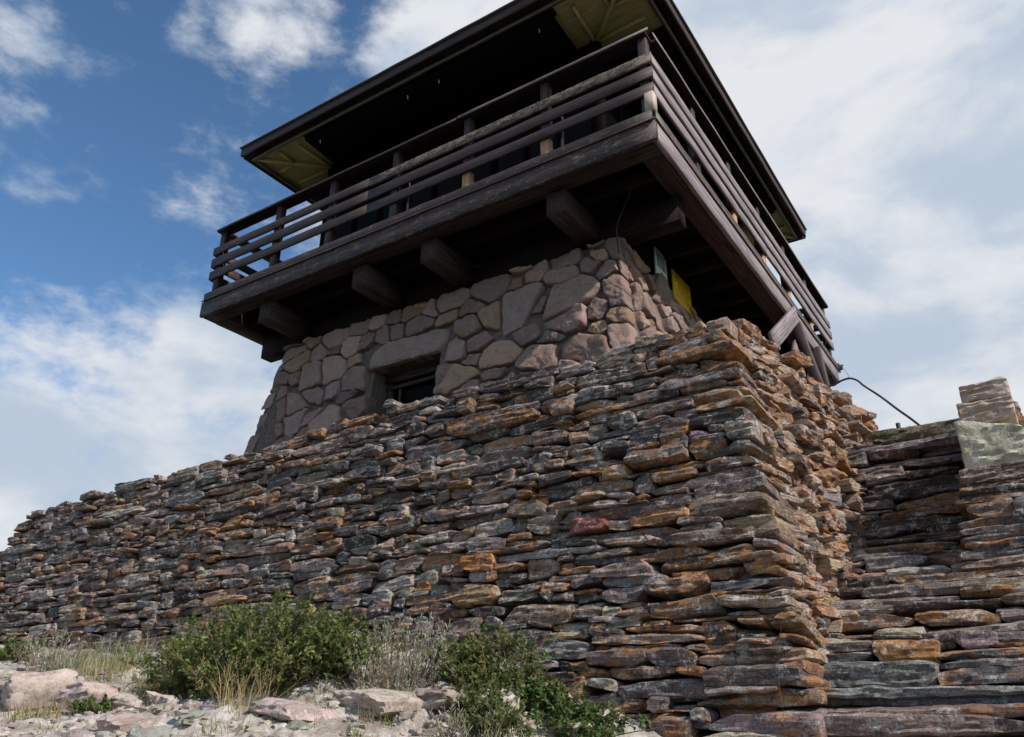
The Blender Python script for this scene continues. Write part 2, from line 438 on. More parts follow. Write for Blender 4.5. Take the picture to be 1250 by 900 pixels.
def roughen(V, amp=1.0, seed=0, depth_dir=np.array([0, -1, 0.])):
    """bedded, chipped relief: strong along the face normal, layered in z"""
    side = np.cross(depth_dir, [0, 0, 1.])
    e = vnoise(V * np.array([44, 44, 120]) + 9.1, 211 + seed); g = fbm(V * np.array([26, 26, 40]), 221 + seed, 2)
    a = fbm(V * np.array([7, 7, 34]) + 3.7, 101 + seed, 3, .6); b = fbm(V * np.array([20, 20, 85]), 131 + seed, 2, .6)
    c = vnoise(V * np.array([11, 11, 14]), 151 + seed); d = fbm(V * np.array([9, 9, 9]), 171 + seed, 3)
    lay = np.floor((V[:, 2] + .010 * d) / .017); st = vnoise(np.stack([lay * 7.31, V[:, 0] * 4 + V[:, 1] * 4, lay * .0], 1), 191 + seed)
    V = V + amp * (np.outer(.010 * a + .009 * b + .009 * st + .004 * e, depth_dir) + np.outer(.010 * d + .005 * g, side))
    V[:, 2] += amp * (.0065 * c + .0035 * b + .004 * g)
    return V


def pack(width, top, u_range, v0, Lm, Tm, u_big=None, du=0.02, hmin=0.022, hmax=.10):
    """lay flat stones bottom-up on a skyline -> list of (u0,u1,z0,z1,is_top)"""
    u0, u1 = u_range; n = int((u1 - u0) / du); h = np.full(n, float(v0)) + np.round(rng.uniform(0, .05, n // 20 + 1), 2).repeat(20)[:n]
    uc = u0 + (np.arange(n) + .5) * du; tp = top(uc); out = []
    done = h >= tp - .02
    for _ in range(20000):
        hh = np.where(done, 1e9, h); i = int(np.argmin(hh))
        if hh[i] > 1e8: break
        z = h[i]; a = i
        while a > 0 and abs(h[a - 1] - z) < .006: a -= 1
        b = i
        while b < n - 1 and abs(h[b + 1] - z) < .006: b += 1
        wseg = (b - a + 1) * du; s = u_big(uc[a]) if u_big else 1.0
        lh = h[a - 1] if a > 0 else None; rh = h[b + 1] if b < n - 1 else None
        nb = [q - z for q in (lh, rh) if q is not None and q > z]
        if wseg < .055:
            T = float(np.clip(min(nb) if nb else .05, .02, .16)); ca, cb = a, b
        else:
            L = float(np.clip(rng.lognormal(math.log(Lm * s), .62), .07, 1.1 * max(1, s)))
            T = float(np.clip(Tm * s ** .62 * rng.lognormal(0, .46) * (L / (Lm * s)) ** .18, hmin, hmax * max(1, s ** .6)))
            if wseg - L < .09: L = wseg if wseg < L * 1.5 + .1 else L
            for q in nb:
                if abs(q - T) < .028: T = q
            T = round(T, 2); k = max(2, int(round(min(L, wseg) / du)))
            if rng.random() < .5: ca, cb = a, min(b, a + k - 1)
            else: ca, cb = max(a, b - k + 1), b
        h[ca:cb + 1] = z + T
        out.append((u0 + ca * du, u0 + (cb + 1) * du, z, z + T, (z + T >= tp[ca:cb + 1].mean() - .03)))
        done = h >= tp - .02
    return out


def rot(V, yaw=0, roll=0, pitch=0):
    cy, sy = math.cos(yaw), math.sin(yaw); cr, sr = math.cos(roll), math.sin(roll); cp, sp = math.cos(pitch), math.sin(pitch)
    Rr = np.array([[cr, 0, sr], [0, 1, 0], [-sr, 0, cr]]); Rp = np.array([[1, 0, 0], [0, cp, -sp], [0, sp, cp]]); Ry = np.array([[cy, -sy, 0], [sy, cy, 0], [0, 0, 1]])
    return V @ (Ry @ Rp @ Rr).T


class Face:
    """a battered wall face: origin at its top edge, direction along, horizontal outward normal, setback as a function of z"""
    def __init__(s, O, U, N, off): s.O, s.U, s.N, s.off = np.array(O, float), np.array(U, float), np.array(N, float), off
    def place(s, V, u, z, out):
        P = s.O + s.U * u + np.array([0, 0, z - s.O[2]]) + s.N * (s.off(z) + out)
        return V[:, :1] * s.U - V[:, 1:2] * s.N + V[:, 2:] * np.array([0, 0, 1.]) + P


WARM = [(.40, .26, .16), (.46, .36, .27), (.33, .20, .11), (.42, .34, .28), (.36, .32, .28), (.24, .18, .15)]


def lay(face, st, corner_rust=0.0, depth=.28, jut=.024, rust=0.0, res=.021, yawj=.05, special=None, rollj=.055, warm=False):
    u0, u1, z0, z1, _ = st; L, T = u1 - u0, z1 - z0; um, zm = (u0 + u1) / 2, (z0 + z1) / 2
    D = depth * rng.uniform(.8, 1.35); col = None
    if corner_rust: rust = rust + corner_rust * max(0, 1 + um / 2.2)
    if special and st in special: col, rust = special[st]
    if warm and col is None and rng.random() < .6: col = WARM[rng.integers(len(WARM))]
    V, F, C = stone(L * 1.005, D, T * 1.02, rust=rust, col=col, res=res)
    V = rot(V, rng.normal(0, yawj) * min(1, .3 / L), rng.normal(0, rollj) * min(1.6, .22 / L), rng.normal(0, .06))
    V = face.place(V, um, zm, -D / 2 + rng.normal(0, jut))
    return V, F, C, min(1, T / .055)


def masonry(face, stones, name, parent, seed, cap_name=None, tops=True, **kw):
    body = []; caps = []
    if kw.get('special'):
        pick = {}
        for (su, sz, sc, sr) in kw['special']:
            pick[min(stones, key=lambda q: math.hypot((q[0] + q[1]) / 2 - su, 2.5 * ((q[2] + q[3]) / 2 - sz)) + 1.5 * max(0, q[1] - q[0] - .36) + 3 * max(0, .20 - q[1] + q[0]) + 12 * max(0, .055 - q[3] + q[2]))] = (sc, sr)
        kw['special'] = pick
    for st in stones:
        (caps if (cap_name and st[4] and st[1] - st[0] > .2) else body).append(lay(face, st, **kw))
    def finish(lst, nm):
        mb = MB()
        for V, F, C, _ in lst: mb.add(V, F, Col=C)
        V = np.concatenate(mb.V); V = roughen(V, 1.0, seed, face.N)
        k = 0
        for i in range(len(mb.V)): nv = len(mb.V[i]); mb.V[i] = V[k:k + nv]; k += nv
        return mb.build(nm, M_SCHIST, parent, 19)
    finish(body, name)
    for c in caps: finish([c], cap_name)


def prism(ring_list, name, m, parent):
    """closed loft through equal-length rings"""
    n = len(ring_list[0]); V = np.concatenate([np.array(r, float) for r in ring_list]); F = []
    for k in range(len(ring_list) - 1):
        for i in range(n):
            j = (i + 1) % n; F.append((k * n + i, k * n + j, (k + 1) * n + j, (k + 1) * n + i))
    faces = [np.array(F), np.arange(n)[::-1].copy(), np.arange(n) + (len(ring_list) - 1) * n]
    return link(name, mesh(name, V, faces), m, parent)


# ------------------------------------------------------------------ main dry stone wall (terrace round the tower)
ZT = -3.03
wall = thing('dry_stone_wall', 'long battered dry stone wall of grey and rust slabs at the foot of the tower', 'stone wall', (0, -1.8, -5.2))
A87 = rad(8.7)
TC = np.array([0.99, -1.76, ZT])                          # top corner
BF, BR = 0.245, 0.165                                      # batters of the front and the right face
front = Face((TC[0], TC[1], ZT), (1, 0, 0), (0, -1, 0), lambda z: BF * (ZT - z))
right = Face((TC[0], TC[1], ZT), (math.sin(A87), math.cos(A87), 0), (math.cos(A87), -math.sin(A87), 0), lambda z: BR * (ZT - z))
left = Face((-6.62, TC[1], ZT - .18), (0.12, 0.99, 0), (-.99, .12, 0), lambda z: .24 * (ZT - z))
WP = np.array([wall.location[i] for i in range(3)])


def shift(face):
    f = Face(face.O - WP, face.U, face.N, lambda z, o=face.off: o(z + WP[2])); return f


def top_front(u): return np.interp(u, [-7.8, -7.6, -6.0, -4.6, -3.0, -1.2, -.3, .5], [-3.30, -3.24, -3.22, -3.17, -3.10, -3.09, -3.04, -2.99]) + .012 * np.sin(u * 5.1) + .01 * np.sin(u * 11.3 + 1)


def bigf(u): return float(np.interp(u, [-8, -5.5, -3, -1.0, 0.0], [.92, .92, 1.0, 1.12, 1.32]))


# the front face is wider at the foot (batter of both ends): pack on a widened strip, then clip to the leaning ends
def in_front(u, z): return -7.61 - .24 * (ZT - z) <= u <= .02 + BR * (ZT - z)


fs = pack(None, top_front, (-8.3, .56), -5.75, .205, .045, bigf)
special = [(0.331 - .99, -4.297, (.20, .062, .045), -.5), (0.306 - .99, -4.80, (.36, .345, .285), .05), (-0.707 - .99, -3.409, (.33, .15, .04), .8),
           (-0.36 - .99, -4.363, (.30, .13, .04), .6), (1.196 - .99, -4.187, (.23, .18, .14), .9), (.49 - .99, -4.497, (.17, .14, .13), .4),
           (-3.2 - .99, -3.9, (.32, .19, .06), .4), (-1.9 - .99, -4.1, (.31, .16, .05), .6)]
front_l = []
for st in fs:
    u0, u1, z0, z1, tp = st; zm = (z0 + z1) / 2
    hi = .03 + BR * (ZT - zm) + rng.normal(0, .018); lo = -7.61 - .24 * (ZT - zm) + rng.normal(0, .03)
    if u0 > hi - .06 or u1 < lo + .06: continue
    if u1 > hi - .09: u1 = hi                               # ends at the corner
    if u0 < lo + .06: u0 = lo
    ug = np.interp((u0 + u1) / 2 + .99, ZX, ZZ)
    if z1 < ug - .35: continue
    front_l.append((u0, u1, z0, z1, tp))
corner = [s for s in front_l if s[1] > BR * (ZT - (s[2] + s[3]) / 2) - .03]
rest = [s for s in front_l if s not in corner]


def rel(stones): return [(a, b, c - WP[2], d - WP[2], e) for a, b, c, d, e in stones]


def relspec(sp): return [(a, b - WP[2], c, d) for a, b, c, d in sp]


masonry(shift(front), rel(rest), 'masonry', wall, 1, cap_name='capstone', corner_rust=.27, special=relspec(special))
for st in rel(corner):                                      # big corner slabs, each tailing back along the right face
    mb = MB(); V, F, C, _ = lay(shift(front), st, depth=rng.uniform(.3, .62), jut=.03, rust=.12)
    mb.add(roughen(V, 1.0, 2), F, Col=C); mb.build('quoin', M_SCHIST, wall, 38)


def top_right(u): return np.interp(u, [0, .3, .8, 1.5, 2.0, 3], [-3.0, -2.97, -2.97, -3.0, -3.06, -3.15]) + .02 * np.sin(u * 9)


rs = [s for s in pack(None, top_right, (-.42, 2.6), -5.7, .17, .048) if (s[0] + s[1]) / 2 > .18 - .245 * (ZT - (s[2] + s[3]) / 2)]
masonry(shift(right), rel(rs), 'masonry', wall, 3, cap_name='capstone', rust=.26, warm=True, jut=.036, yawj=.16, depth=.26)
ls = pack(None, lambda u: np.full_like(u, -3.22), (0.1, 3.6), -5.6, .24, .075)
masonry(shift(left), rel(ls), 'masonry', wall, 4, jut=.04)


def core_ring(z, ins):
    f = TC[1] - BF * (ZT - z) + ins; xr = TC[0] + BR * (ZT - z) - ins; xl = -6.62 - .24 * (ZT - z) + ins
    tr = TC[:2] + np.array([math.sin(A87), math.cos(A87)]) * 2.6
    return [np.array(p) - WP for p in [(xl, f, z), (xr, f, z), (tr[0] + BR * (ZT - z) - ins, tr[1], z), (0.75, 8.2, z), (-6.7, 8.2, z)]]


prism([core_ring(-6.2, .13), core_ring(-3.9, .13), core_ring(-3.36, .13), core_ring(-3.20, .40)], 'rubble_core', M_CORE, wall)

# ------------------------------------------------------------------ recessed wall, pillar and stepped footing on the right
def slab_wall(name, label, cat, loc, face, x_range, topf, v0, Lm, Tm, seed, cap=None, special=None, core=None, rust=0.0, jut=.02, keep=None, big=None, hmax=.08, depth=.3):
    o = thing(name, label, cat, loc); P = np.array(loc, float)
    f = Face(face.O - P, face.U, face.N, lambda z, q=face.off: q(z + P[2]))
    st = pack(None, topf, x_range, v0, Lm, Tm, big, hmax=hmax)
    if keep: st = [s for s in (keep(q) for q in st) if s]
    masonry(f, [(a, b, c - P[2], d - P[2], e) for a, b, c, d, e in st], 'masonry', o, seed, cap_name=cap,
            special=[(a, b - P[2], c, d) for a, b, c, d in special] if special else None, rust=rust, jut=jut, depth=depth, yawj=.03, rollj=.016)
    if core:
        ring = [[np.array(p) - P for p in r] for r in core]
        prism(ring, 'rubble_core', M_CORE, o)
    return o


RZ = np.array([-5.9, -5.2, -4.97, -4.82, -4.70, -4.57, -4.42, -4.25, -4.05, -3.4, -3.2])
RY = np.array([-2.4, -2.25, -1.85, -1.55, -1.42, -1.18, -.95, -.62, -.38, -.20, -.18])
rec = Face((0, 0, -3.4), (1, 0, 0), (0, -1, 0), lambda z: -np.interp(z, RZ, RY))


def top_rec(u): return np.interp(u, [1.0, 1.45, 1.47, 2.0, 2.6], [-3.47, -3.47, -3.50, -3.50, -3.50])


slab_wall('recessed_wall', 'shadowed dry stone wall with mossy top set back between the big wall and the pillar', 'stone wall', (1.7, -.3, -4.9), rec, (.95, 2.5), top_rec,
          -4.95, .40, .042, 5, cap='capstone', depth=.34, jut=.022, rust=-.05,
          core=[[(1.0, y + .14, z), (2.45, y + .14, z), (2.45, 2.6, z), (1.0, 2.6, z)] for z, y in ((-5.6, -1.9), (-4.9, -1.55), (-4.25, -.6), (-4.05, -.36), (-3.5, -.2))])
_V, _F, _C = stone(.66, .42, .105, cuts=2, k=20, rust=-.3, col=(.105, .095, .050)); _V = roughen(_V + np.array([1.79, -.215 + .21, -3.435]), .8, 14)
_mb = MB(); _mb.add(_V - np.array((1.7, -.3, -4.9)), _F, Col=_C); _cp = _mb.build('capstone', M_SCHIST, bpy.data.objects['recessed_wall'], 25); _cp['label'] = 'long mossy capstone'
stp = Face((0, 0, -4.9), (1, 0, 0), (0, -1, 0), lambda z: -np.interp(z, RZ, RY))
slab_wall('stone_steps', 'low stepped courses of long flat slabs in front of the recessed wall', 'stone steps', (2.3, -2.3, -5.6), stp, (1.22, 4.2), lambda u: np.full_like(u, -4.90) + .0 * u,
          -5.85, .85, .070, 6, depth=.45, jut=.03, hmax=.11, rust=.12,
          special=[(1.6, -4.95, (.30, .185, .06), .5), (1.75, -5.08, (.30, .19, .06), .5)],
          core=[[(1.3, y + .16, z), (4.2, y + .16, z), (4.2, 0, z), (1.3, 0, z)] for z, y in ((-6.3, -2.4), (-5.2, -2.25), (-5.0, -1.8))])

# pillar: wall end with two large pale slabs on top
pil = thing('stone_pillar', 'tall dry stone pillar topped by two large pale slabs at the right edge', 'stone pillar', (2.25, -.9, -4.95)); PP = np.array([2.25, -.9, -4.95])


def pxl(z): return np.interp(z, [-4.95, -4.2, -3.75, -3.4], [1.90, 1.96, 2.00, 2.09])
def pxr(z): return np.interp(z, [-4.95, -4.2, -3.75, -3.4], [2.95, 2.62, 2.42, 2.345])
def py(z): return np.interp(z, [-4.95, -3.4], [-1.22, -.86])


z = -4.98; pm = MB(); courses = []
while z < -4.06:
    T = rng.uniform(.035, .085); T = min(T, -4.03 - z); courses.append((z, T)); z += T
for z, T in courses:
    xl, xr = pxl(z + T / 2) + rng.normal(0, .02), pxr(z + T / 2) + rng.normal(0, .02)
    cut = [xl, xr] if rng.random() < .35 else [xl, xl + (xr - xl) * rng.uniform(.35, .7), xr]
    for a, b in zip(cut[:-1], cut[1:]):
        V, F, C = stone((b - a) * 1.03, .42, T * 1.08, rust=.05, res=.022); V = rot(V, rng.normal(0, .04), rng.normal(0, .02))
        pm.add(roughen(V + np.array([(a + b) / 2, py(z) + .21 + rng.normal(0, .015), z + T / 2]), 1.0, 7) - PP, F, Col=C)
    for yy in np.arange(py(z) + .55, 2.6, .42):             # the wall behind the pillar, seen edge-on
        V, F, C = stone(.40, .44, T * 1.08, rust=.3); V = V + np.array([xr - .18 + rng.normal(0, .025), yy + rng.uniform(-.05, .05), z + T / 2])
        pm.add(roughen(V, 1.0, 8, np.array([1., 0, 0])) - PP, F, Col=C)
z = -4.05
while z < -3.37:
    T = rng.uniform(.05, .10); xr = pxr(z)
    for yy in np.arange(py(z) + .58, 2.4, .36):
        V, F, C = stone(.22, .40, T * 1.1, rust=.55); V = V + np.array([xr - .115 + rng.normal(0, .018), yy + rng.uniform(-.06, .06), z + T / 2])
        pm.add(roughen(V, 1.0, 8, np.array([1., 0, 0])) - PP, F, Col=C)
    z += T
pm.build('masonry', M_SCHIST, pil, 38)


M_PINK = plain_rock('pinkish_slab_rock', (.33, .24, .185), (.50, .42, .365), 7, .9)
M_GREENISH = plain_rock('greenish_slab_rock', (.33, .30, .21), (.60, .575, .475), 11, 1.0)


def big_slab(cx, cz, y0, L, T, col, rust, lab, tilt, m=M_SCHIST):
    V, F, C = stone(L, .42, T, cuts=0, k=26, rust=rust, col=col, res=.012); V = rot(V, 0, tilt)
    mb = MB(); mb.add(roughen(V + np.array([cx, y0 + .21, cz]), 1.0, 9) - PP, F, Col=C)
    o = mb.build('slab', m, pil, 38); o['label'] = lab


zt = -3.40
for (T, L, x_, m_, lab) in ((.115, .25, 2.21, M_PINK, 'pale pinkish topmost slab'), (.145, .285, 2.20, M_PINK, 'pale pinkish tan slab'),
                            (.27, .335, 2.19, M_GREENISH, 'tall pale green grey lichened block'), (.10, .375, 2.19, M_SCHIST, 'grey brown slab'), (.09, .40, 2.19, M_SCHIST, 'dark brown slab')):
    big_slab(x_ + rng.normal(0, .004), zt - T / 2, py(zt) + rng.normal(0, .012), L, T * .985, (.17, .135, .115), .1, lab, -.03 + rng.normal(0, .012), m_); zt -= T
prism([[np.array(p) - PP for p in [(pxl(z) + .08, py(z) + .1, z), (pxr(z) - .08, py(z) + .1, z), (pxr(z) - .1, 2.5, z), (pxl(z) + .08, 2.5, z)]] for z in (-6.2, -4.9, -4.2, -3.75)], 'rubble_core', M_CORE, pil)

# ------------------------------------------------------------------ lookout tower
TW, TD = 7.0, 7.39
tower = thing('lookout_tower', 'fire lookout tower of pinkish mortared stone under a dark timber deck and roof', 'lookout tower')


def board_piece(a, b, wd, ht, up=(0, 0, 1), ch=.008, wear=0.0, jit=.0016, seg=.35):
    """timber from a to b; wd across, ht along `up`"""
    a, b, up = np.array(a, float), np.array(b, float), np.array(up, float); ax = b - a; Ln = np.linalg.norm(ax); ax /= Ln
    sd_ = np.cross(ax, up); sd_ /= np.linalg.norm(sd_); up = np.cross(sd_, ax)
    n = max(2, int(Ln / seg) + 1); hw, hh = wd / 2, ht / 2; ch = min(ch, hw * .5, hh * .5)
    sec = np.array([(-hw + ch, -hh), (hw - ch, -hh), (hw, -hh + ch), (hw, hh - ch), (hw - ch, hh), (-hw + ch, hh), (-hw, hh - ch), (-hw, -hh + ch)])
    ts = np.linspace(0, 1, n); off = rng.uniform(0, 50); V, G = [], []
    for t in ts:
        j = rng.normal(0, jit, 2)
        for s_ in sec:
            V.append(a + ax * Ln * t + sd_ * (s_[0] + j[0]) + up * (s_[1] + j[1])); G.append((t * Ln + off, s_[0] + off, s_[1] - off))
    F = [(k * 8 + i, k * 8 + (i + 1) % 8, (k + 1) * 8 + (i + 1) % 8, (k + 1) * 8 + i) for k in range(n - 1) for i in range(8)]
    V = np.array(V)
    return V, [np.array(F), np.arange(8)[::-1].copy(), np.arange(8) + (n - 1) * 8], np.array(G), np.full(len(V), wear)


def board(name, a, b, wd, ht, parent, m=None, up=(0, 0, 1), wear=0.0, ch=.008, jit=.0016):
    V, F, G, w_ = board_piece(a, b, wd, ht, up, ch, wear, jit)
    mb = MB(); mb.add(V, F, grain=G, wear=w_); return mb.build(name, m or M_WOOD, parent)


def boards(name, lst, parent, m=None):
    mb = MB()
    for (a, b, wd, ht, up, wear) in lst:
        V, F, G, w_ = board_piece(a, b, wd, ht, up, .006, wear); mb.add(V, F, grain=G, wear=w_)
    return mb.build(name, m or M_WOOD, parent)


def tube(name, pts, r, m, parent=None, ns=7, r2=None):
    pts = [np.array(p, float) for p in pts]; V, F = [], []
    for i, p in enumerate(pts):
        d = pts[min(i + 1, len(pts) - 1)] - pts[max(i - 1, 0)]; d /= np.linalg.norm(d)
        s_ = np.cross(d, [.31, .17, .93]); s_ /= np.linalg.norm(s_); q = np.cross(d, s_); rr = r if r2 is None else r + (r2 - r) * i / (len(pts) - 1)
        for k in range(ns): an = 2 * math.pi * k / ns; V.append(p + rr * (math.cos(an) * s_ + math.sin(an) * q))
    for i in range(len(pts) - 1):
        for k in range(ns): F.append((i * ns + k, i * ns + (k + 1) % ns, (i + 1) * ns + (k + 1) % ns, (i + 1) * ns + k))
    return link(name, mesh(name, V, [np.array(F), np.arange(ns)[::-1].copy(), np.arange(ns) + (len(pts) - 1) * ns], 60), m, parent)


def smooth_path(pts, n=6):
    P = [np.array(p, float) for p in pts]; P = [2 * P[0] - P[1]] + P + [2 * P[-1] - P[-2]]; out = []
    for i in range(1, len(P) - 2):
        for k in range(n):
            t = k / n; a, b, c, d = P[i - 1:i + 3]
            out.append(.5 * (2 * b + (c - a) * t + (2 * a - 5 * b + 4 * c - d) * t * t + (3 * b - a - 3 * c + d) * t ** 3))
    return out + [P[-2]]


# --- rubble masonry of the stone storey: irregular cells with recessed mortar
TPAL = np.array([1.66, 1.36, 1.26]) * np.array([(.240, .195, .178), (.205, .168, .156), (.265, .220, .195), (.190, .170, .165), (.25, .200, .150), (.225, .185, .175), (.175, .148, .140), (.235, .180, .160)])


def clip(poly, n, d):
    out = []; m_ = len(poly)
    for i in range(m_):
        p, q = poly[i], poly[(i + 1) % m_]; a, b = p @ n - d, q @ n - d
        if a <= 0: out.append(p)
        if (a < 0 < b) or (b < 0 < a): out.append(p + (q - p) * (a / (a - b)))
    return out


def cells(u0, u1, z0, z1, su, sz, bounds, hole=None, gap=.009, extra=None):
    seeds = []; z = z0; row = 0
    while z < z1:
        hgt = sz * rng.uniform(.7, 1.35); u = u0 + rng.uniform(0, su)
        while u < u1:
            s = su * rng.uniform(.6, 1.5); seeds.append((u + s / 2, z + hgt / 2 + rng.normal(0, sz * .16))); u += s
        z += hgt
    seeds = np.array(seeds); seeds = seeds[rng.random(len(seeds)) > .20]
    wt = rng.lognormal(0, .5, len(seeds) + 9)
    if hole is not None:
        a, b, c, d = hole; seeds = seeds[~((seeds[:, 0] > a - .03) & (seeds[:, 0] < b + .03) & (seeds[:, 1] > c - .03) & (seeds[:, 1] < d + .03))]
    sc = np.array([1, 1.35]); res = []
    for i, s in enumerate(seeds):
        dist = np.hypot(*((seeds - s) * sc).T); near = np.argsort(dist)[1:18]
        poly = [s + np.array(q) for q in ((-.65, -.5), (.65, -.5), (.65, .5), (-.65, .5))]
        for j in near:
            q = seeds[j]; n = (q - s) * sc * sc; ln = np.linalg.norm(n); n = n / ln; fr = np.clip(wt[i] / (wt[i] + wt[j]), .28, .72); d = n @ (s + (q - s) * fr) - gap * rng.uniform(.5, 1.5)
            poly = clip(poly, n, d)
            if len(poly) < 3: break
        for n, d in bounds: poly = clip(poly, np.array(n, float), d) if len(poly) > 2 else poly
        if hole is not None and len(poly) > 2:
            a, b, c, d = hole; dd = [(a - s[0]), (s[0] - b), (c - s[1]), (s[1] - d)]; k = int(np.argmax(dd))
            n, q = [((1, 0), a), ((-1, 0), -b), ((0, 1), c), ((0, -1), -d)][k]; poly = clip(poly, np.array(n, float), q - (.0 if k < 2 else .01))
        if len(poly) < 3: continue
        P = np.array(poly); ar = .5 * abs(np.sum(P[:, 0] * np.roll(P[:, 1], -1) - P[:, 1] * np.roll(P[:, 0], -1)))
        if ar > .0018: res.append((P, ar))
    return res


def cobble(P, mapf, mb, prot=None, col=None):
    """pillow-faced stone over polygon P (u,z); mapf(uz, h) -> xyz with h outwards"""
    M = 44; Q = np.vstack([P, P[:1]]); seg = np.hypot(*np.diff(Q, axis=0).T); cum = np.concatenate([[0], np.cumsum(seg)])
    t = np.linspace(0, cum[-1], M, endpoint=False); B = np.stack([np.interp(t, cum, Q[:, 0]), np.interp(t, cum, Q[:, 1])], 1)
    for _ in range(1): B = .5 * B + .25 * (np.roll(B, 1, 0) + np.roll(B, -1, 0))
    B = B + .018 * np.stack([vnoise(np.c_[B * 6, np.full(M, 2.)], 45), vnoise(np.c_[B * 6, np.full(M, 7.)], 46)], 1) + .012 * np.stack([vnoise(np.c_[B * 14, np.full(M, 1.)], 41), vnoise(np.c_[B * 14, np.full(M, 5.)], 42)], 1)
    c = B.mean(0); pr = prot if prot is not None else rng.uniform(.035, .075); tl = rng.normal(0, .10, 2)
    rings = [(1.0, -.13), (1.0, .05), (.985, .55), (.955, .83), (.88, .95), (.74, .98), (.56, 1), (.38, 1), (.18, 1.0)]
    V = [];
    for s, h in rings:
        uz = c + (B - c) * s; hh = np.full(M, h if h < 0 else h * pr) + (0 if h <= 0 else 1) * ((uz - c) @ tl)
        if h > 0: hh = hh + (.034 * fbm(np.c_[uz * 8, np.full(M, 3.)], 51, 4, .6) + .009 * vnoise(np.c_[uz * 32, np.full(M, 3.)], 54)) * min(1, h + .2)
        V.append(mapf(uz, hh))
    V.append(mapf(c[None], np.array([pr]))); V = np.concatenate(V); n = len(rings)
    F = [(k * M + i, k * M + (i + 1) % M, (k + 1) * M + (i + 1) % M, (k + 1) * M + i) for k in range(n - 1) for i in range(M)]
    T = [((n - 1) * M + i, (n - 1) * M + (i + 1) % M, n * M) for i in range(M)]
    cc = np.array(col if col is not None else TPAL[rng.integers(len(TPAL))]) * rng.uniform(.68, 1.3)
    mb.add(V, [np.array(F), np.array(T)], Col=np.tile(np.append(cc, 1), (len(V), 1)))


TZ = -.335; TB = .13; XL, XR, YF, YB = -6.15, -.92, .92, 6.45; HB = (-4.31, -3.25, -2.05, -1.17)


def fmap(uz, h): return np.stack([uz[:, 0], YF - TB * (TZ - uz[:, 1]) - h, uz[:, 1]], 1)
def rmap(uz, h): return np.stack([XR + TB * (TZ - uz[:, 1]) + h, uz[:, 0], uz[:, 1]], 1)
def lmap(uz, h): return np.stack([XL - .20 * (TZ - uz[:, 1]) - h, -uz[:, 0], uz[:, 1]], 1)


mb = MB()
lint = np.array([(-4.38, -1.155), (-3.20, -1.16), (-3.13, -1.02), (-3.16, -.87), (-4.12, -.83), (-4.37, -.97)])
fb = [((-1, -.20), -(XL - .06) - .20 * TZ), ((1, TB), XR + .035 + TB * TZ), ((0, 1), TZ)]
hole2 = (-4.38, -3.13, -1.165, -.83)
for P, ar in cells(-7.1, -.3, -3.5, -.33, .35, .235, fb, HB):
    # leave room for the lintel stone
    cx, cz = P.mean(0)
    if hole2[0] < cx < hole2[1] and hole2[2] < cz < hole2[3]: continue
    a, b, c, d = hole2; dd = [(a - cx), (cx - b), (c - cz), (cz - d)]; k = int(np.argmax(dd))
    n, q = [((1, 0), a), ((-1, 0), -b), ((0, 1), c), ((0, -1), -d)][k]
    pl = clip(list(P), np.array(n, float), q - .008)
    if len(pl) > 2:
        pl = np.array(pl)
        if .5 * abs(np.sum(pl[:, 0] * np.roll(pl[:, 1], -1) - pl[:, 1] * np.roll(pl[:, 0], -1))) > .003: cobble(pl, fmap, mb)
rb = [((-1, -TB), -(YF - .0) - TB * TZ), ((0, 1), TZ), ((1, 0), YB + .3)]
for P, ar in cells(.3, 7.0, -3.5, -.33, .33, .235, rb): cobble(P, rmap, mb)
lb = [((1, TB), -YF + TB * TZ + .0), ((0, 1), TZ), ((-1, 0), YB + .3)]
for P, ar in cells(-7.0, -.3, -3.5, -.33, .42, .29, lb): cobble(P, lmap, mb)
n_st = sum(len(f) for f in mb.F)
base = mb.build('stone_base', M_GRAN, tower, 50)
mb = MB(); cobble(lint, fmap, mb, prot=.07, col=(.335, .245, .215)); mb.build('lintel', M_GRAN, tower, 50)['label'] = 'long stone lintel over the small window'
# mortar backing with the window opening
mo = []; zs = (-3.9, TZ - .01); e = .012
def fy(z): return YF - TB * (TZ - z) + e
def quad(p): return np.array(p, float)
pieces = []
a, b, c, d = HB
for (x0, x1, z0, z1) in ((None, a, zs[0], zs[1]), (b, None, zs[0], zs[1]), (a, b, zs[0], c), (a, b, d, zs[1])):
    def X(x, z, left): return (XL - .20 * (TZ - z) + e) if x is None and left else ((XR + TB * (TZ - z) - e) if x is None else x)
    pieces.append([(X(x0, z0, 1), fy(z0), z0), (X(x1, z0, 0), fy(z0), z0), (X(x1, z1, 0), fy(z1), z1), (X(x0, z1, 1), fy(z1), z1)])
def xr(z): return XR + TB * (TZ - z) - e
def xl(z): return XL - .20 * (TZ - z) + e
z0, z1 = zs
pieces.append([(xr(z0), fy(z0), z0), (xr(z0), YB + .4, z0), (xr(z1), YB, z1), (xr(z1), fy(z1), z1)])
pieces.append([(xl(z0), YB + .4, z0), (xl(z0), fy(z0), z0), (xl(z1), fy(z1), z1), (xl(z1), YB, z1)])
pieces.append([(xr(z0), YB + .4, z0), (xl(z0), YB + .4, z0), (xl(z1), YB, z1), (xr(z1), YB, z1)])
pieces.append([(xl(z1), fy(z1), z1), (xr(z1), fy(z1), z1), (xr(z1), YB, z1), (xl(z1), YB, z1)])
yi = 1.15
for (p, q) in (((a, c), (a, d)), ((a, d), (b, d)), ((b, d), (b, c)), ((b, c), (a, c))):   # reveals
    pieces.append([(p[0], fy(p[1]), p[1]), (q[0], fy(q[1]), q[1]), (q[0], yi, q[1]), (p[0], yi, p[1])])
V = np.concatenate([quad(p) for p in pieces]); F = np.arange(len(V)).reshape(-1, 4)
link('mortar', mesh('mortar', V, F), M_MORTAR, base)
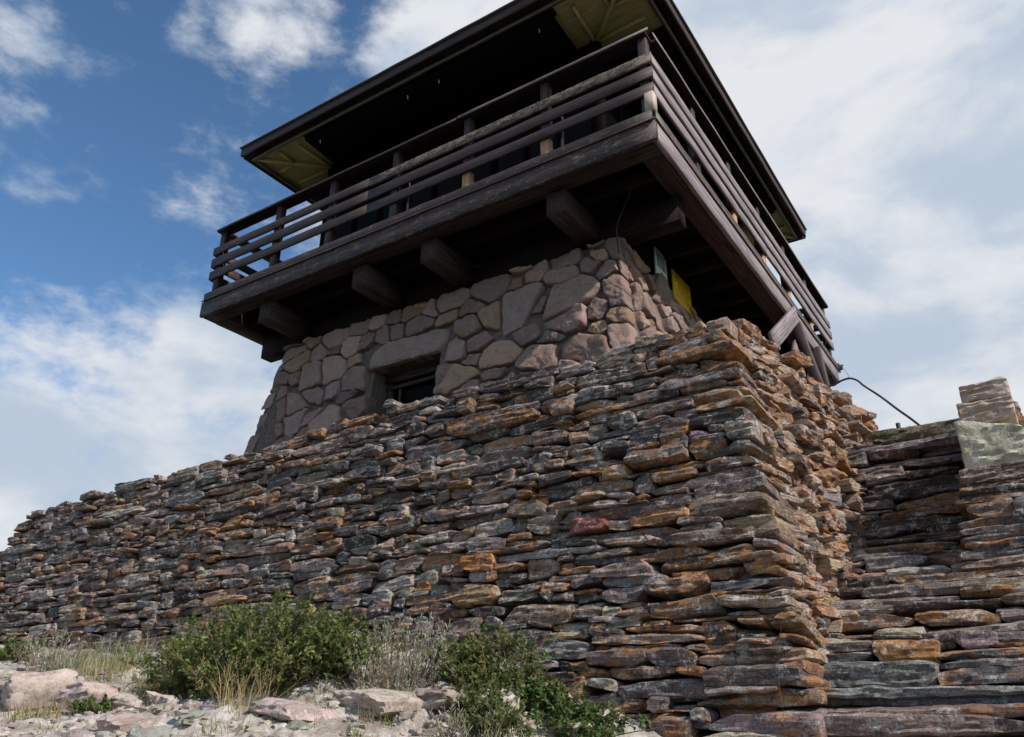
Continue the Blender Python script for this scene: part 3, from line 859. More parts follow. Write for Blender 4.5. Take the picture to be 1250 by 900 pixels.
win = boards('window', [((a + .04, 1.10, c), (a + .04, 1.10, d), .09, .08, (1, 0, 0), 0), ((b - .04, 1.10, c), (b - .04, 1.10, d), .09, .08, (1, 0, 0), 0),
                        ((a, 1.09, d - .05), (b, 1.09, d - .05), .10, .10, (0, 0, 1), 0), ((a, 1.08, d - .17), (b, 1.08, d - .17), .05, .05, (0, 0, 1), 0),
                        ((a + .20, 1.1, c), (a + .20, 1.1, d - .17), .03, .03, (1, 0, 0), .8)], tower, M_SHADE)
win['label'] = 'small deep set window under the lintel'
link('pane', mesh('pane', [(a + .05, 1.13, c), (b - .05, 1.13, c), (b - .05, 1.13, d - .02), (a + .05, 1.13, d - .02)], np.array([[0, 1, 2, 3]])), M_GLASS, win)

# --- timber floor structure
RB = .28; HR = .232
board('rim_beam', (-TW, .026, HR / 2), (0, .026, HR / 2), .052, HR, tower, wear=.47)
board('rim_beam', (-TW + .004, .056 + .112, HR / 2 + .002), (-.056, .056 + .112, HR / 2 + .002), .222, HR - .006, tower, m=M_SHADE, wear=.1)  # inner half of the rim, coloured darker for its shaded underside
board('rim_beam', (-.026, .056, HR / 2), (-.026, TD, HR / 2), .052, HR, tower, m=M_SUNLIT, wear=-.1)  # outer board on the sunny side, sunlight painted in as a paler tone
board('rim_beam', (-.056 - .112, RB + .003, HR / 2 + .002), (-.056 - .112, TD - .004, HR / 2 + .002), .222, HR - .006, tower, m=M_SHADE, wear=.0)
board('rim_beam', (-TW + RB / 2, RB + .003, HR / 2), (-TW + RB / 2, TD, HR / 2), RB, HR, tower, wear=0)
board('rim_beam', (-TW + RB + .003, TD - RB / 2, HR / 2), (-RB - .003, TD - RB / 2, HR / 2), RB, HR, tower)
for yy in np.arange(.62, TD - .4, .52): board('joist', (-TW + RB + .004, yy, .115), (-RB - .004, yy, .115), .05, .20, tower, m=M_SHADE_DEEP)
for x in (-5.83, -4.10, -3.0, -1.26): board('bracket_beam', (x, .20, -.152), (x, .965, -.152), .235, .285, tower, m=M_SHADE, wear=.1)
for yy in (1.07, YB - .15): board('plate_beam', (-TW + .22, yy, -.172), (-.20, yy, -.172), .205, .31, tower, m=M_SHADE_DEEP, wear=-.2)
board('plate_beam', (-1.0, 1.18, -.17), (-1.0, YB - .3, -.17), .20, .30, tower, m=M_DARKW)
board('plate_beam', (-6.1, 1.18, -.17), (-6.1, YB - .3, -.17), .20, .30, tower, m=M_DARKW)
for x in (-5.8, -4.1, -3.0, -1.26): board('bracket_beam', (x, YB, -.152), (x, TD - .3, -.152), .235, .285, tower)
decks = [((-TW + .03, y, .262), (-.03, y, .262), .142, .04, (0, 0, 1), .15) for y in np.arange(.10, TD - .05, .148)]
boards('decking', decks, tower, M_SHADE_DEEP)
# edge boards of the deck, light where worn
for (p, q, wr) in (((-TW + .03, .012, .302), (-.03, .012, .302), .35), ((-.008, .03, .302), (-.008, TD - .03, .302), .25), ((-TW + .012, .03, .302), (-TW + .012, TD - .03, .302), .1)):
    board('kick_board', p, q, .03, .132, tower, wear=wr)
board('edge_strip', (-TW + .01, -.010, .243), (-.0, -.010, .243), .018, .014, tower, m=M_STRIP, wear=.4)
board('edge_strip', (.016, .0, .243), (.016, TD, .243), .018, .016, tower, m=M_STRIP, wear=1.3)

# --- railing
rail = bpy.data.objects.new('railing', None); COL.objects.link(rail); rail.parent = tower
HC = 1.45
cap_runs = [((-TW + .05, .10, 1.425), (-.04, .10, 1.425)), ((-.09, .10, 1.428), (-.09, TD - .08, 1.428)), ((-TW + .1, .2, 1.425), (-TW + .1, TD - .08, 1.425)), ((-TW + .1, TD - .12, 1.421), (-.1, TD - .12, 1.421))]
board('cap_rail', cap_runs[0][0], (-2.5, .10, 1.425), .17, .042, rail, m=M_SHADE_DEEP, wear=-.3)  # cap body coloured near black for its shaded underside
board('cap_rail', (-2.495, .095, 1.432), cap_runs[0][1], .17, .042, rail, m=M_SHADE_DEEP, wear=-.3)
board('cap_rail', (-.075, .19, 1.428), (-.075, 4.0, 1.428), .17, .042, rail, m=M_SHADE_DEEP, wear=-.3)
board('cap_rail', (-.07, 4.005, 1.420), (-.07, TD - .04, 1.420), .17, .042, rail, m=M_SHADE_DEEP, wear=-.3)
board('cap_rail', *cap_runs[2], .17, .042, rail); board('cap_rail', *cap_runs[3], .17, .042, rail)
board('cap_edge', (-TW + .05, .008, 1.427), (-2.5, .008, 1.427), .012, .034, rail, wear=.3)
board('cap_edge', (-2.495, .003, 1.434), (-.0, .003, 1.434), .012, .034, rail, m=M_SUNLIT, wear=.3)  # lit edge of the cap, painted paler than the body
board('cap_edge', (.018, .09, 1.43), (.018, 4.0, 1.43), .012, .034, rail, m=M_SUNLIT, wear=.5)
board('cap_edge', (.023, 4.005, 1.422), (.023, TD - .04, 1.422), .012, .034, rail, m=M_SUNLIT, wear=.3)
for k, (zc, hh) in enumerate(((1.075, .125), (.875, .142), (.665, .135))):
    board('rail', (-TW + .03, .035, zc + .003), (-3.9, .035, zc), .035, hh, rail, wear=.05 + .2 * (k == 0))
    board('rail', (-3.894, .035, zc), (-.0, .035, zc - .003), .035, hh, rail, wear=(.85, .12, .02)[k])
    board('rail', (-.018, .055, zc), (-.018, 3.72, zc + .002), .035, hh, rail, m=M_SUNLIT, wear=.1)
    board('rail', (-.015, 3.725, zc - .004), (-.015, TD - .02, zc), .035, hh, rail, m=M_SUNLIT, wear=.08)
    board('rail', (-TW + .035, .055, zc), (-TW + .035, TD - .02, zc), .035, hh, rail)
    board('rail', (-TW + .06, TD - .04, zc), (-.04, TD - .04, zc), .035, hh, rail)
posts = [(x, .105) for x in (-6.86, -5.66, -4.61, -3.5, -2.38, -1.31, -.105)] + [(-.09, y) for y in (1.35, 2.55, 3.72, 4.9, 6.1, 7.28)] + [(-6.9, y) for y in (1.35, 2.55, 3.75, 4.95, 6.1, 7.28)] + [(x, TD - .11) for x in (-5.66, -4.5, -3.35, -2.2, -1.2)]
for i, (x, y) in enumerate(posts):
    raw = i in (4, 5, 8, 9, 10, 11)
    if raw:                                                  # lower end shows bare orange wood
        board('post', (x, y, .62), (x, y, 1.40), .10, .10, rail, up=(0, 1, 0))
        board('post', (x, y, .283), (x, y, .617), .105, .105, rail, m=M_RAW, up=(0, 1, 0), wear=.2)['label'] = 'bare orange wood post foot'
    else: board('post', (x, y, .283), (x, y, 1.40), .10, .10, rail, up=(0, 1, 0), wear=.25)
board('post', (-.05, .05, .37), (-.05, .05, .60), .10, .10, rail, m=M_RAW, up=(0, 1, 0), wear=1.2)['label'] = 'weathered pale corner post foot'
for x in (-3.6, -1.42): board('conduit', (x + .3, .12, .29), (x + .3, .12, 1.02), .03, .03, rail, m=M_METAL, up=(0, 1, 0))

# --- cab
CX0, CX1, CY0, CY1 = -5.85, -1.15, 1.12, 6.25; CZ = 2.86
cab = bpy.data.objects.new('cab', None); COL.objects.link(cab); cab.parent = tower
def siding(name, p, q, nrm):
    lst = []; z = .30
    while z < 1.2: lst.append(((p[0], p[1], z + .07), (q[0], q[1], z + .07), .03, .15, (nrm[0] * .15, nrm[1] * .15, 1), 0)); z += .135
    return boards(name, lst, cab, M_DARKW)
siding('wall', (CX0, CY0), (CX1, CY0), (0, -1)); siding('wall', (CX1, CY0), (CX1, CY1), (1, 0)); siding('wall', (CX0, CY1), (CX0, CY0), (-1, 0)); siding('wall', (CX1, CY1), (CX0, CY1), (0, 1))
for (x, y) in ((CX0, CY0), (CX1, CY0), (CX0, CY1), (CX1, CY1)): board('corner_post', (x, y, .285), (x, y, CZ), .12, .12, cab, m=M_DARKW, up=(0, 1, 0))
for side in range(4):
    p, q = [((CX0, CY0), (CX1, CY0)), ((CX1, CY0), (CX1, CY1)), ((CX1, CY1), (CX0, CY1)), ((CX0, CY1), (CX0, CY0))][side]
    p, q = np.array(p), np.array(q); d = (q - p) / np.linalg.norm(q - p); n = np.array([d[1], -d[0]]); Ln = np.linalg.norm(q - p)
    lst = [(np.append(p + d * .07, 1.28), np.append(q - d * .07, 1.28), .09, .09, (0, 0, 1), 0), (np.append(p + d * .07, 2.62), np.append(q - d * .07, 2.62), .09, .10, (0, 0, 1), 0)]
    for k in range(0, 10):
        s = .07 + (Ln - .14) * k / 9; c_ = p + d * s
        lst.append((np.append(c_, 1.32), np.append(c_, 2.57), .05 if k % 3 else .10, .05, (d[0], d[1], 0), 0))
    wn = boards('window', lst, cab, M_DARKW)
    g_ = [np.append(p + d * .1 - n * .02, 1.30), np.append(q - d * .1 - n * .02, 1.30), np.append(q - d * .1 - n * .02, 2.6), np.append(p + d * .1 - n * .02, 2.6)]
    link('pane', mesh('pane', g_, np.array([[0, 1, 2, 3]])), M_GLASS, wn)
    boards('frieze', [(np.append(p, 2.76), np.append(q, 2.76), .05, .18, (0, 0, 1), 0)], cab, M_DARKW)

# --- roof: low hip with deep eaves
RO = .02; E0, E1, G0, G1 = -TW + .16 - RO, -.16 + RO, .16 - RO, TD - .16 + RO
EZ = 2.83; rx, ry = (E0 + E1) / 2, (G0 + G1) / 2
V = [(E0, G0, EZ + .14), (E1, G0, EZ + .14), (E1, G1, EZ + .14), (E0, G1, EZ + .14), (rx, ry, EZ + 1.25), (E0, G0, EZ + .10), (E1, G0, EZ + .10), (E1, G1, EZ + .10), (E0, G1, EZ + .10)]
rf = mesh('roof', V, [np.array([(0, 1, 4), (1, 2, 4), (2, 3, 4), (3, 0, 4)]), np.array([(5, 6, 1, 0), (6, 7, 2, 1), (7, 8, 3, 2), (8, 5, 0, 3), (5, 8, 7, 6)])])
roof = link('roof', rf, M_SHINGLE, tower)
cs = [(E0, G0), (E1, G0), (E1, G1), (E0, G1)]
for k in range(4):
    p, q = np.array(cs[k]), np.array(cs[(k + 1) % 4]); d = (q - p) / np.linalg.norm(q - p); n = np.array([d[1], -d[0]])
    board('fascia', np.append(p - d * .0 - n * .0, EZ + .075), np.append(q - d * .045, EZ + .075), .044, .155, roof, wear=.0)
    board('drip_edge', np.append(p + n * .03 - d * .02, EZ + .148), np.append(q + n * .03 - d * .02, EZ + .148), .05, .02, roof, m=M_METAL)
    board('trim', np.append(p - n * .13 + d * .11, EZ - .02), np.append(q - n * .13 - d * .17, EZ - .02), .045, .045, roof, m=M_METAL)
for k in range(4):
    p, q = np.array(cs[k]), np.array(cs[(k + 1) % 4]); d = (q - p) / np.linalg.norm(q - p); n = np.array([d[1], -d[0]])
    board('eave_board', np.append(p - n * .068 + d * .05, EZ + .012), np.append(q - n * .068 - d * .11, EZ + .012), .075, .025, roof, m=M_SHADE_DEEP)
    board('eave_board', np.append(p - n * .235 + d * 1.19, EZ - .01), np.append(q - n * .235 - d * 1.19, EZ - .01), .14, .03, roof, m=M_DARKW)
# soffit (olive), hip battens and props in the corners
so_ = .024
V = []
for (x0, x1, y0, y1) in ((E0 + so_, E1 - so_, G0 + so_, CY0), (E0 + so_, E1 - so_, CY1, G1 - so_), (E0 + so_, CX0, CY0, CY1), (CX1, E1 - so_, CY0, CY1)):
    V += [(x0, y0, EZ + .028), (x0, y1, EZ + .028), (x1, y1, EZ + .028), (x1, y0, EZ + .028)]
V = np.array(V); sf = MB(); sf.add(V, np.arange(16).reshape(-1, 4), grain=V, wear=np.full(16, .3)); sf.build('soffit', M_OLIVE, roof)
for (cx, cy, px, py_) in ((CX0, CY0, E0, G0), (CX1, CY0, E1, G0), (CX1, CY1, E1, G1), (CX0, CY1, E0, G1)):
    sx, sy = np.sign(px - cx), np.sign(py_ - cy); c_ = np.array([cx, cy]); q = np.array([px, py_]) - .17 * np.array([sx, sy])
    lst = [(np.append(c_, EZ - .005), np.append(q, EZ - .005), .05, .06, (0, 0, 1), 0)]
    mid = (c_ + q) / 2
    for e_ in ((sx, 0), (0, sy)):
        t_ = mid + np.array(e_) * (.38 if e_[0] else .34); lst.append((np.append(mid + .04 * np.array(e_), EZ - .002), np.append(t_, EZ - .002), .045, .05, (0, 0, 1), 0))
    for e_ in ((sx, 0), (0, sy)):
        s_ = c_ + np.array(e_) * .0; t_ = s_ + np.array([sx * (0.05 if e_[0] == 0 else .72), sy * (0.05 if e_[1] == 0 else .68)])
        lst.append((np.append(s_, EZ - .008), np.append(t_, EZ - .008), .04, .045, (0, 0, 1), 0))
    boards('brace', lst, roof, M_OLIVE)
# shutters propped up level under the eaves, hung on pale eye hooks
def shutter(x0, x1, y0, y1, z0, z1, along):
    lst = []; n = int(((x1 - x0) if along == 'x' else (y1 - y0)) / .155); L = (x1 - x0) if along == 'x' else (y1 - y0)
    for k in range(n):
        s = (k + .5) * L / n
        if along == 'x': lst.append(((x0 + s, y0, z0), (x0 + s, y1, z1), L / n - .004, .032, (0, 0, 1), 0))
        else: lst.append(((x0, y0 + s, z0), (x1, y0 + s, z1), L / n - .004, .032, (0, 0, 1), 0))
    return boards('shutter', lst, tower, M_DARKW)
shutter(-5.66, -1.36, .335, 1.08, 2.765, 2.72, 'x'); shutter(-5.66, -1.36, TD - .335, TD - 1.08, 2.765, 2.72, 'x')
shutter(-1.10, -.335, 1.30, 6.05, 2.72, 2.765, 'y'); shutter(-5.9, -TW + .335, 1.30, 6.05, 2.72, 2.765, 'y')
for (x, y) in ((-5.45, .45), (-3.75, .45), (-3.2, .45), (-1.60, .45), (-.42, 1.87), (-.42, 3.35), (-.42, 4.08), (-.42, 5.7)):
    h_ = tube('hook', [(x, y, EZ + .02), (x, y, EZ - .09), (x + .004, y, EZ - .10), (x + .01, y, EZ - .135), (x + .004, y, EZ - .15)], .0075, M_ZINC, roof)
    h_['label'] = 'pale metal eye hook holding a shutter'

# --- raking posts and stair braces at the far right corner of the deck
board('brace_board', (.03, 3.22, -.92), (.03, 4.72, .12), .055, .235, tower, m=M_SUNLIT, up=(0, -.57, .82), wear=.05)
for (p, q) in (((-.02, 4.83, .05), (.22, 4.83, -1.30)), ((.0, 5.85, .03), (.09, 5.85, -1.30))): board('stair_post', p, q, .14, .13, tower, up=(0, 1, 0))
board('brace_board', (-.16, 4.4, -1.2), (-.12, 5.3, -.02), .05, .22, tower, m=M_SUNLIT, up=(0, -.57, .82), wear=.1)
board('brace_board', (-.12, 5.1, -1.3), (-.10, 6.1, -.02), .05, .22, tower, m=M_SUNLIT, up=(0, -.57, .82), wear=.1)
tube('insulator', [(.0, 7.36, .24), (.07, 7.36, .25), (.075, 7.36, .30)], .035, M_METAL, tower, 8)
tube('insulator', [(.03, 7.36, .18), (.03, 7.36, .34)], .022, M_METAL, tower, 8)

# ------------------------------------------------------------------ signs on the right side of the tower
def sign(name, label, cat, y0, y1, z0, z1, m):
    o = thing(name, label, cat, (-.885, (y0 + y1) / 2, z0)); L, H = y1 - y0, z1 - z0
    V = np.array([(x, y, z) for x in (0, .022) for y in (-L / 2, L / 2) for z in (0, H)])
    F = np.array([(0, 1, 3, 2), (4, 6, 7, 5), (0, 4, 5, 1), (2, 3, 7, 6), (1, 5, 7, 3), (0, 2, 6, 4)])
    link('panel', mesh('panel', V, F), m, o); return o, L, H


def patch(mb, y0, y1, z0, z1): mb.add([(.0255, y0, z0), (.0255, y1, z0), (.0255, y1, z1), (.0255, y0, z1)], np.array([[0, 1, 2, 3]]))


o, L, H = sign('notice_sign', 'small white notice sign with dark lines of text and a dark dot', 'sign', 1.87, 2.20, -.385, .05, M_WHITE)
mb = MB()
for i, z in enumerate(np.linspace(H - .055, .20, 7)):
    y = -L / 2 + .03
    while y < L / 2 - .05:
        wl = rng.uniform(.02, .07); patch(mb, y, min(y + wl, L / 2 - .03), z - .009, z + .009); y += wl + .014
mb.build('lettering', M_INK, o); mb = MB()
mb.add([(.0255, .0 + .05 * math.cos(t), .09 + .05 * math.sin(t)) for t in np.linspace(0, 2 * math.pi, 20, endpoint=False)], [np.arange(20)])
mb.build('emblem', M_INK, o)
o, L, H = sign('warning_sign', 'bright yellow metal warning sign beside the white notice', 'sign', 2.39, 2.97, -.425, .0, M_YELLOW)
mb = MB()
for z in np.linspace(H - .08, .10, 5):
    y = -L / 2 + .06
    while y < L / 2 - .1:
        wl = rng.uniform(.03, .09); patch(mb, y, min(y + wl, L / 2 - .05), z - .011, z + .011); y += wl + .02
mb.build('lettering', M_YINK, o)

# ------------------------------------------------------------------ wires
def cable(name, pts, r, m, label, n=6, ns=6):
    o = tube(name, smooth_path(pts, n), r, m, None, ns); return tag(o, label, 'cable')


cable('cable', [(.3, 2.4, -3.02), (.909, 1.2, -2.55), (1.075, 1.0, -2.507), (1.216, .8, -2.556), (1.299, .7, -2.626), (1.362, .6, -2.727), (1.494, .4, -2.916), (1.615, .2, -3.108), (1.714, 0, -3.267), (1.80, -.1, -3.40)],
      .009, M_CABLE, 'thick black cable arching from the wall top to the recessed wall')
cable('hanging_cord', [(-.84, .80, -.62), (-.85, .80, -.45), (-.85, .83, -.22), (-.74, .84, .02), (-.66, .80, .12), (-.55, .72, .2)], .009, M_CABLE, 'dark cord hanging at the stone corner under the deck')
cable('guy_wire', [(1.40, -2.16, -4.23), (1.40, -2.27, -4.62), (1.31, -2.33, -4.80), (1.27, -2.39, -5.03), (1.28, -2.44, -5.21), (1.31, -2.47, -5.45)], .0008, M_CABLE, 'very thin pale wire dangling down the corner of the big wall')
cable('thin_wire', [(.08, 7.36, .28), (.6, 4.6, -1.0), (1.216, .8, -2.55)], .003, M_CABLE, 'thin wire from the deck corner to the black cable')
k_ = tube('anchor_bolt', [(1.63, -.05, -3.43), (1.63, -.05, -3.345), (1.63, -.05, -3.34), (1.63, -.05, -3.30)], .016, M_CABLE, None, 8); tag(k_, 'short dark metal bolt standing on the recessed wall top', 'bolt')

# ------------------------------------------------------------------ loose rocks on the ground
def rock(x, y, L, D, T, label, col=(.42, .36, .33)):
    T = T * .72
    V, F, C = stone(L, D, T, cuts=13, k=7, rust=-.4, col=col, res=.012); z = float(ground_z(x, y)[0])
    V = rot(V, rng.uniform(-.5, .5), rng.normal(0, .12), rng.normal(0, .12))
    V = V + np.array([0, 0, T * .30]); V = roughen(V + np.array([x, y, z]), 1.3, 13) - np.array([x, y, z])
    me = mesh('rock', V, F, 38, {'Col': C}); o = link('rock', me, M_PALE); o.location = (x, y, z)
    return tag(o, label, 'rock', 'loose rocks on the hilltop')


def pale_rock_mat():
    m, t, bs = mat('pale_rock')
    pos = t.new('ShaderNodeTexCoord').outputs['Object']; at = t.new('ShaderNodeAttribute', attribute_name='Col').outputs['Color']
    a = t.noise(pos, 12, 6, .65, .3); g = t.noise(pos, 80, 3, .7)
    c = t.mix(t.ss(a, .42, .66, 0, .75), at, (.19, .155, .135)); c = t.mix(t.ss(t.noise(pos, 31, 6, .7), .56, .68, 0, .7), c, (.10, .085, .075)); c = t.mix(t.ss(t.noise(pos, 19, 7, .7), .58, .66, 0, .6), c, (.52, .49, .46)); c = t.mix(1.0, c, t.math('ADD', t.math('MULTIPLY', g, .9), .6), 'MULTIPLY')
    t.set(bs.inputs['Base Color'], c); t.set(bs.inputs['Roughness'], .9); t.set(bs.inputs['Specular IOR Level'], .2)
    bump(t, bs, t.math('ADD', a, t.math('MULTIPLY', g, .4)), .6, .015); return m


M_PALE = pale_rock_mat()



ROCKS = [(-2.56, -3.45, .42, .34, .26, 'broad pale pinkish rock with a cracked face at the lower left corner'),
         (-2.10, -3.42, .26, .2, .22, 'upright grey boulder beside the broad pale rock'),
         (-2.95, -3.15, .30, .22, .14, 'flat pale rock below the grey sage tufts'),
         (-1.95, -3.30, .16, .14, .09, 'small pinkish rock left of the big green shrub'),
         (-0.42, -3.0, .44, .30, .14, 'long white grey ledge rock in front of the sagebrush'),
         (-0.18, -2.85, .30, .24, .13, 'white grey rock between the sagebrush and the low shrub'),
         (-0.62, -3.34, .36, .26, .10, 'flat whitish rock right of the straw coloured grass'),
         (0.02, -2.70, .22, .18, .15, 'pale block under the middle green shrub'),
         (0.36, -2.56, .20, .15, .10, 'small pinkish white rock below the low leafy plant'),
         (0.50, -2.50, .13, .11, .06, 'smallest pale rock at the foot of the big wall corner'),
         (-3.35, -2.95, .34, .25, .15, 'tan rock just under the leftmost wall foot'),
         (-1.22, -3.72, .30, .22, .08, 'low flat rock in front of the big green shrub')]
for r_ in ROCKS: rock(*r_[:5], r_[5], tuple(np.array((.42, .39, .36)) * rng.uniform(.75, 1.15)))

# pebbles and broken stone too many to count
mb = MB()
for _ in range(1500):
    x, y = rng.uniform(-5.5, 1.0), rng.uniform(-4.3, -2.35)
    if y > np.interp(x, [-6, .2, 1], [-2.4, -2.4, -2.5]): continue
    s_ = rng.lognormal(math.log(.022), .55); s_ = min(s_, .09)
    P, F = box_topology(3, 3, 3); q = np.sum(np.abs(P) ** 3.5, 1) ** (1 / 3.5); V = P / q[:, None] * np.array([s_, s_ * rng.uniform(.6, .9), s_ * rng.uniform(.3, .6)]) * (1 + .22 * rng.normal(size=(len(P), 1)))
    V = rot(V, rng.uniform(0, 6.28), rng.normal(0, .2), rng.normal(0, .2)) + np.array([x, y, float(ground_z(x, y)[0]) + s_ * .12])
    mb.add(V, F, Col=np.tile(np.append(np.array((.42, .375, .34)) * rng.uniform(.5, 1.25) * (1 + rng.normal(0, .05, 3)), 1), (len(V), 1)))
g_ = mb.build('gravel', M_PALE, None, 30); tag(g_, 'scattered pale pebbles and broken stone on the bare ground', 'gravel', kind='stuff')

# ------------------------------------------------------------------ plants
def leaf_fan(mb, p, ax, nrm, L, Wd, col):
    """one folded leaf: two quads either side of the midrib"""
    ax = ax / np.linalg.norm(ax); sd_ = np.cross(ax, nrm); sd_ /= np.linalg.norm(sd_) + 1e-9; n = np.cross(sd_, ax)
    b, m1, m2, tip = p, p + ax * L * .38, p + ax * L * .74 - n * L * .05, p + ax * L - n * L * .13
    V = [b, m1 + sd_ * Wd * .5 + n * Wd * .18, m2 + sd_ * Wd * .36 + n * Wd * .1, tip, m2 - sd_ * Wd * .36 + n * Wd * .1, m1 - sd_ * Wd * .5 + n * Wd * .18, m1]
    mb.add(np.array(V), [np.array([(0, 6, 1), (0, 5, 6)]), np.array([(6, 3, 2), (6, 4, 3)]), np.array([(6, 2, 1), (6, 5, 4)])], Col=np.tile(np.append(col, 1), (7, 1)))


def twig_tube(mb, pts, r0, r1, ns=4):
    pts = np.array(pts); V, F = [], []
    for i, p in enumerate(pts):
        d = pts[min(i + 1, len(pts) - 1)] - pts[max(i - 1, 0)]; d = d / np.linalg.norm(d); s_ = np.cross(d, [.3, .9, .2]); s_ /= np.linalg.norm(s_); q = np.cross(d, s_); rr = r0 + (r1 - r0) * i / (len(pts) - 1)
        for k in range(ns): V.append(p + rr * (math.cos(6.2832 * k / ns) * s_ + math.sin(6.2832 * k / ns) * q))
    for i in range(len(pts) - 1):
        for k in range(ns): F.append((i * ns + k, i * ns + (k + 1) % ns, (i + 1) * ns + (k + 1) % ns, (i + 1) * ns + k))
    mb.add(np.array(V), np.array(F), x=np.zeros(len(V)))


GREENS = [(1.30 * q[0], 1.35 * q[1], 1.25 * q[2]) for q in [(.075, .105, .030), (.100, .130, .040), (.055, .082, .024), (.125, .140, .050), (.045, .066, .022), (.16, .15, .06)]]


def leafy_shrub(name, label, cat, x, y, rx, ry, h, stems, leaf, pal=GREENS, dens=1.0, ragged=.42):
    z0 = float(ground_z(x, y)[0]) - .02; o = thing(name, label, cat, (x, y, z0)); sm, lm = MB(), MB()
    for s in range(stems):
        an = rng.uniform(0, 6.2832); r = math.sqrt(rng.uniform(0, 1)) ; bx, by = .72 * rx * r * math.cos(an), .72 * ry * r * math.sin(an)
        gz = float(ground_z(x + bx, y + by)[0]) - z0 - .01
        lean = np.array([bx / rx * rx * rng.uniform(.1, .75), by * rng.uniform(.1, .75) - ry * .15, 0]); top = h * (1 - .55 * r * r) * rng.uniform(1 - ragged, 1.12)
        p0 = np.array([bx, by, gz]); p3 = p0 + lean + np.array([rng.normal(0, .06), rng.normal(0, .05), top]); p1 = p0 + np.array([0, 0, top * .4]) + lean * .2
        T = np.linspace(0, 1, 6)[:, None]; path = (1 - T) ** 2 * p0 + 2 * T * (1 - T) * p1 + T * T * p3
        twig_tube(sm, path, .0045, .0015); shade = rng.uniform(.75, 1.25); tint = np.array(pal[rng.integers(len(pal))])
        ntw = int(7 * dens + 1)
        for t in rng.uniform(.18, 1, ntw):
            b = (1 - t) ** 2 * p0 + 2 * t * (1 - t) * p1 + t * t * p3
            d = rng.normal(0, 1, 3); d[2] = abs(d[2]) * .6 + .25; d[1] -= .15; d /= np.linalg.norm(d); tl = rng.uniform(.05, .13) * (h / .45) ** .5
            e = b + d * tl; twig_tube(sm, [b, (b + e) / 2 + [0, 0, .006], e], .0018, .0008, 3)
            for k in range(int(rng.integers(9, 16))):
                q = b + (e - b) * (k + 1) / 13; a = np.cross(d, rng.normal(0, 1, 3)); a = a / np.linalg.norm(a) + d * .6 + np.array([0, 0, .1])
                nn = np.array([rng.normal(0, .5), rng.normal(0, .5) - .3, 1.]); L = leaf * rng.uniform(.6, 1.25)
                c_ = (tint * .6 + .4 * np.array(pal[rng.integers(len(pal))])) * shade * rng.uniform(.75, 1.3)
                leaf_fan(lm, q, a, nn, L, L * rng.uniform(.5, .75), c_)
    sm.build('stems', M_STEM, o); lm.build('foliage', M_LEAF, o)
    return o


def blades(lm, x, y, n, spread, h, cols, wd=.004, lean=.35, base=(0, 0, 0), ry=None, seedhead=0.0):
    for _ in range(n):
        r = spread * math.sqrt(rng.uniform(0, 1)); an = rng.uniform(0, 6.2832); bx, by = r * math.cos(an), (ry or spread) / spread * r * math.sin(an)
        gz = float(ground_z(x + bx, y + by)[0]) - .01; L = h * rng.uniform(.45, 1.15)
        dr = np.array([math.cos(an) * r / spread * .5 + rng.normal(0, .5), math.sin(an) * r / spread * .5 + rng.normal(0, .5)]) * lean * L; side = np.array([-dr[1], dr[0], 0]); side = side / (np.linalg.norm(side) + 1e-6)
        if rng.random() < .5: side = np.array([side[1], -side[0], 0])
        p0 = np.array([x + bx, y + by, gz]) - np.array(base); c = np.array(cols[rng.integers(len(cols))]) * rng.uniform(.75, 1.25); V = []
        for k, t in enumerate((0, .35, .7, 1)):
            p = p0 + np.array([dr[0] * t * t, dr[1] * t * t, L * (t - .18 * t * t * lean * 2)]); w_ = wd * (1, .9, .6, .12)[k]; V += [p - side * w_ / 2, p + side * w_ / 2]
        lm.add(np.array(V), np.array([(0, 1, 3, 2), (2, 3, 5, 4), (4, 5, 7, 6)]), Col=np.tile(np.append(c, 1), (8, 1)))
        if rng.random() < seedhead:
            for q in range(6):
                pp = p + np.array([rng.normal(0, .004), rng.normal(0, .004), -q * .007]); leaf_fan(lm, pp, np.array([rng.normal(0, .5), rng.normal(0, .5), 1.]), np.array([0, -1., .2]), .014, .004, c * 1.1)


SAGE = [(.27, .285, .225), (.34, .35, .29), (.20, .215, .165), (.29, .295, .22)]
STRAW = [(.42, .31, .15), (.34, .25, .12), (.48, .38, .22), (.27, .22, .10)]
GRASS = [(.16, .17, .06), (.22, .21, .09), (.11, .13, .045), (.30, .26, .13)]


def tuft(name, label, cat, x, y, n, sp, h, cols, m=None, group=None, **kw):
    z = float(ground_z(x, y)[0]); o = thing(name, label, cat, (x, y, z), group); lm = MB(); blades(lm, x, y, n, sp, h, cols, base=(x, y, z), **kw)
    lm.build('blades', m or M_STRAW, o); return o


